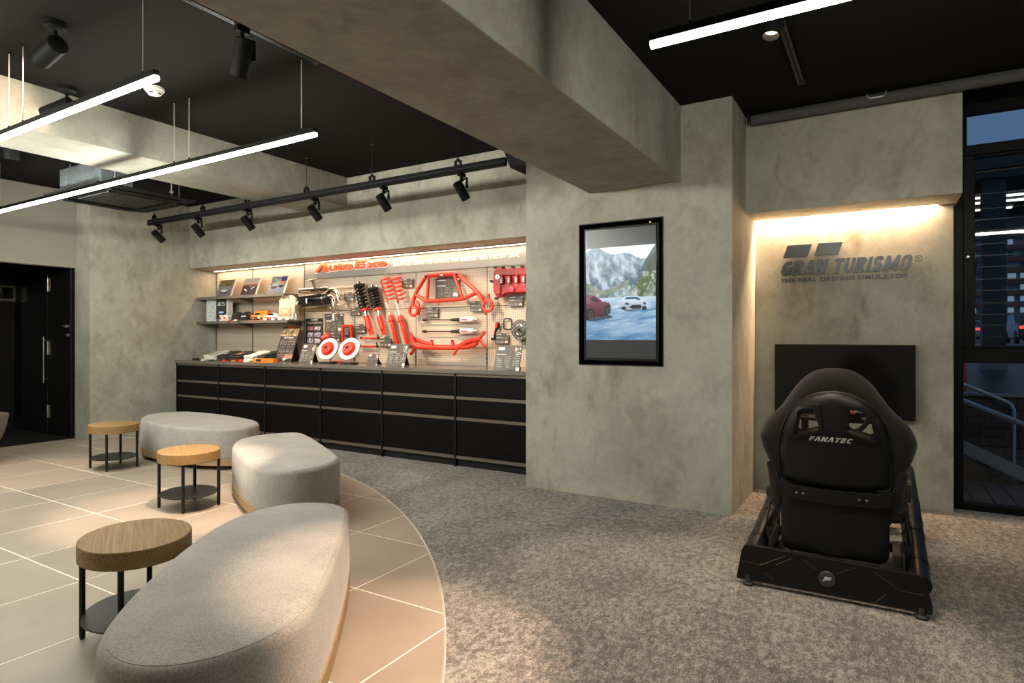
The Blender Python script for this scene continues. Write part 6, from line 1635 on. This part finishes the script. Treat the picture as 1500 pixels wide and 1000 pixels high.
def model_car(px, label, base, mats, rot):
    x, y = on_shelf(px, .12); r = thing('model_car', label, 'model car', (x, y, ZS2 + .001), rot, group='model racing cars'); r.scale = (.84, .84, .9)
    L_ = .17
    if base: mb = MB(); mb.box(-L_, L_, -.06, .07, 0, .012); mb.build('base', base, r)
    z = .014 if base else .002
    f = lambda u, v, w_: (u, w_, v + z)
    prof = [(-.16, .02), (-.165, .055), (-.13, .07), (-.08, .075), (-.04, .115), (.04, .118), (.09, .08), (.14, .065), (.165, .045), (.165, .02)]
    mb = MB(); mb.prism(prof, -.055, .055, f); bdy = mb.build('body', mats[0], r, bevel=.010, seg=3)
    mb = MB(); mb.prism([(-.07, .078), (-.038, .11), (.038, .112), (.075, .082)], -.0565, .0565, f); mb.build('window', 'car_glass', bdy)
    mb = MB(); mb.prism([(-.15, .03), (-.14, .055), (.05, .05), (.15, .035), (.15, .028)], -.057, .057, f); mb.build('stripe', mats[1], bdy)
    mb = MB(); mb.box(-.175, -.14, -.055, .055, z + .085, z + .090); mb.box(-.16, -.155, -.03, .03, z + .06, z + .088); mb.build('rear_wing', mats[0], bdy)
    mb = MB(); mb.lathe([(.024, 0), (.024, .002), (0, .002)], (.03, -.0575, z + .045), (0, -1, 0), 18); mb.build('race_number_disc', 'white', bdy)
    for sx in (-.10, .105):
        for s_ in (-1, 1):
            mb = MB(); mb.cyl((sx, s_ * .045, z + .025), (sx, s_ * .060, z + .025), .0265, seg=20); wh_ = mb.build('wheel', 'black_rubber', r, smooth=40)
            mb = MB(); mb.lathe([(.017, .0), (.012, .003), (0, .003)], (sx, s_ * .060, z + .025), (0, s_, 0), 14); mb.build('rim', 'gold', wh_)
model_car(381, 'orange and green model racing car with a race number, on an orange base', 'orange', ('orange', 'gunmetal'), .2)
model_car(400.5, 'white and red model racing car beside the tote bag', None, ('white', 'red'), .1)
mb = MB(); x, y = on_shelf(384, .255); r = thing('model_box', 'orange cardboard box behind the orange model car', 'box', (x, y, ZS2 + .001))
mb.box(-.13, .15, -.03, .03, 0, .155); mb.build('carton', 'orange', r, bevel=.003)
picture('print', 1, 1, 12, 8, lambda u, v: (.95, .60, .15) if v > .3 else (.80, .35, .10), 'printed', r, lambda u, v: (-.11 + .24 * u, -.0312, .02 + .12 * v))
# tote bag
x0, x1 = W(408, 469, YF + .07).x, W(431, 469, YF + .07).x
r = thing('tote_bag', 'cream canvas tote bag with faint print on the lower shelf', 'bag', ((x0 + x1) / 2, YF + .07, ZS2 + .001)); w = (x1 - x0) / 2
bl = [(-w, 0), (w, 0), (w * 1.02, .29), (w * .6, .335), (-w * .6, .34), (-w * .98, .30)]
mb = cushion(bl, [], lambda x, z: -.02 * (1 - (x / w) ** 2) * (1 if z < .28 else .5) + rnd(edge_dist(x, z, [bl]), .02), lambda x, z: .06 - rnd(edge_dist(x, z, [bl]), .02), .05); mb.build('bag_body', 'kraft', r, smooth=50)
for y, s_ in ((-.012, 1), (.05, 1)):
    mb = MB(); mb.tube(spline([(-.06, y, .24), (-.055, y - .012, .30), (0, y - .03, .33), (.06, y - .012, .30), (.07, y, .24)], 5, False), .012, 8, flat=.3, up=(0, 1, 0)); mb.build('strap', 'kraft', r, smooth=60)
picture('print', 1, 1, 20, 10, lambda u, v: (.70, .58, .45) if (abs((u - .5) ** 2 / .16 + (v - .55) ** 2 / .12 - .8) < .25 or (v < .2 and vnoise(u * 20, 1, 1) > .4)) else (.86, .77, .64), 'printed', r, lambda u, v: (-.11 + .22 * u, -.024, .06 + .12 * v))
for k, px in enumerate((305, 323, 344, 387, 399, 409, 420)):
    x, y = on_shelf(px, .018)
    mb = MB(); f = lambda u, v, w_: (u, v * .5 + w_, v)
    mb.prism([(-.035, 0), (.035, 0), (.035, .024), (-.035, .024)], 0, .002, f); o = mb.build('price_card', 'card', loc=(x, y, ZS2 + .0015))
    tag(o, ['price card in front of the patterned box', 'price card in front of the left mug', 'price card in front of the left cap', 'price card in front of the orange model car', 'price card in front of the white model car', 'price card left of the tote bag', 'price card in front of the tote bag'][k], 'price card', 'price cards on the lower shelf')

# ---- folded shirts and small goods on the counter
def folded(px0, px1, py, mat, label, hgt, fn=None, rot=0.0, dy=0.14):
    a, b = W(px0, py, 5.40), W(px1, py, 5.40); w = (b.x - a.x) / 2
    r = thing('folded_shirt', label, 'shirt', ((a.x + b.x) / 2, 5.52, ZT + .001), rot, group='folded shirts on the counter')
    n = 10
    for lay in range(2):
        z0, z1 = lay * hgt * .5, (lay + 1) * hgt * .5
        mb = MB()
        h_ = z1 - z0; prof = [(.95, z0), (1.0, z0 + .25 * h_), (1.0, z0 + .6 * h_), (.96, z0 + .88 * h_), (.88, z1 + .002), (.7, z1 + .005)]
        vs_, fs_ = [], []
        L_ = [(x * w, y * dy) for x, y in rrect(-1, 1, -1, 1, .25, 4)]; m_ = len(L_)
        for k, (s_, z) in enumerate(prof):
            for i, (x, y) in enumerate(L_): vs_.append((x * s_ + .008 * math.sin(i * 2.1 + lay * 2), y * s_ + .006 * math.cos(i * 1.7 + lay), z + max(0, .05 + y * .22) * (.35 if z < .012 else 1) + (.006 * math.sin(i * 1.3 + lay * 3) if z > .012 else 0)))
        for k in range(5):
            for i in range(m_): fs_.append((k * m_ + i, k * m_ + (i + 1) % m_, (k + 1) * m_ + (i + 1) % m_, (k + 1) * m_ + i))
        fs_.append(tuple(range(m_))[::-1]); fs_.append(tuple(5 * m_ + i for i in range(m_)))
        mb.add(vs_, fs_); mb.build('fold', mat, r, smooth=60)
    if fn: picture('chest_print', 1, 1, 18, 10, fn, 'printed', r, lambda u, v: (-w * .62 + w * 1.24 * u, -dy * .75 + dy * 1.0 * v, hgt + .012 + .05 + (-dy * .75 + dy * v) * .22 ))
folded(299, 314, 520, 'tee_white', 'leftmost folded shirt, white, on the counter by the wall', .05, lambda u, v: (.82, .78, .66) if v < .35 and vnoise(u * 12, v * 6, 1) > .4 else (.86, .83, .77), .15)
folded(318, 331, 521, 'tee_black', 'black folded shirt with a round white and red print', .05, lambda u, v: (.80, .78, .76) if (u - .5) ** 2 / .08 + (v - .4) ** 2 / .10 < 1 and vnoise(u * 9, v * 9, 1) > .35 else (.16, .14, .14), .1)
folded(336, 351, 521, 'tee_black', 'black folded shirt with an orange striped print', .05, lambda u, v: (.80, .40, .12) if .62 < v < .82 else ((.85, .72, .55) if (u - .5) ** 2 / .1 + (v - .35) ** 2 / .06 < 1 else (.14, .13, .13)), .05)
folded(357, 374, 520, 'tee_white', 'white folded shirt beside the boxed black shirt', .055, None, -.15)
folded(377.5, 388, 520, 'tee_black', 'black folded shirt with green and white print, behind the orange box', .06, lambda u, v: (.45, .66, .52) if v > .6 and u < .4 and vnoise(u * 10, v * 10, 1) > .5 else ((.62, .58, .52) if vnoise(u * 9, v * 7 + 3, 1) > .62 else (.15, .14, .14)), 0.0)
a, b = W(370, 530, 5.27), W(400, 530, 5.27)
r = thing('orange_box', 'flat orange printed box at the counter edge', 'box', ((a.x + b.x) / 2, 5.31, ZT + .001)); w = (b.x - a.x) / 2
mb = MB(); mb.box(-w, w, -.035, .035, 0, .055); mb.build('carton', 'orange', r, bevel=.002)
mb = MB(); mb.box(-w * .7, -w * .2, -.0365, -.035, .012, .042); mb.build('label', 'gunmetal', r)
for k, (px, mt, lb) in enumerate(((287, 'black_rubber', 'black sunglasses case at the left end of the counter'), (298, 'card', 'small white card at the left end of the counter'), (310, 'gunmetal', 'small dark keyring in front of the leftmost shirt'), (329, 'red', 'small red tag in front of the black shirt'), (342, 'orange', 'small orange tag between the printed shirts'), (352, 'red', 'small red box in front of the white shirt'), (361, 'card', 'small white price card in front of the white shirt'))):
    q = W(px, 526, 5.30); w = (.06, .035, .03, .03, .025, .035, .045)[k]; h = (.035, .02, .018, .02, .022, .03, .02)[k]
    f = lambda u, v, w_: (u, w_, v)
    mb = MB(); mb.prism([(-w, 0), (w, 0), (w * .9, h * .8), (w * .6, h), (-w * .6, h), (-w * .9, h * .8)], -.02, .02, f)
    o = mb.build(('glasses_case', 'price_card', 'keyring_box', 'tag', 'tag', 'small_box', 'price_card')[k], mt, loc=(q.x, 5.30, ZT + .0005), bevel=.002); tag(o, lb, ('case', 'price card', 'keyring', 'tag', 'tag', 'box', 'price card')[k], 'small goods on the counter')
for k, (px, lb) in enumerate(((447, 'clear acrylic block left of the brake discs'),)):
    pass
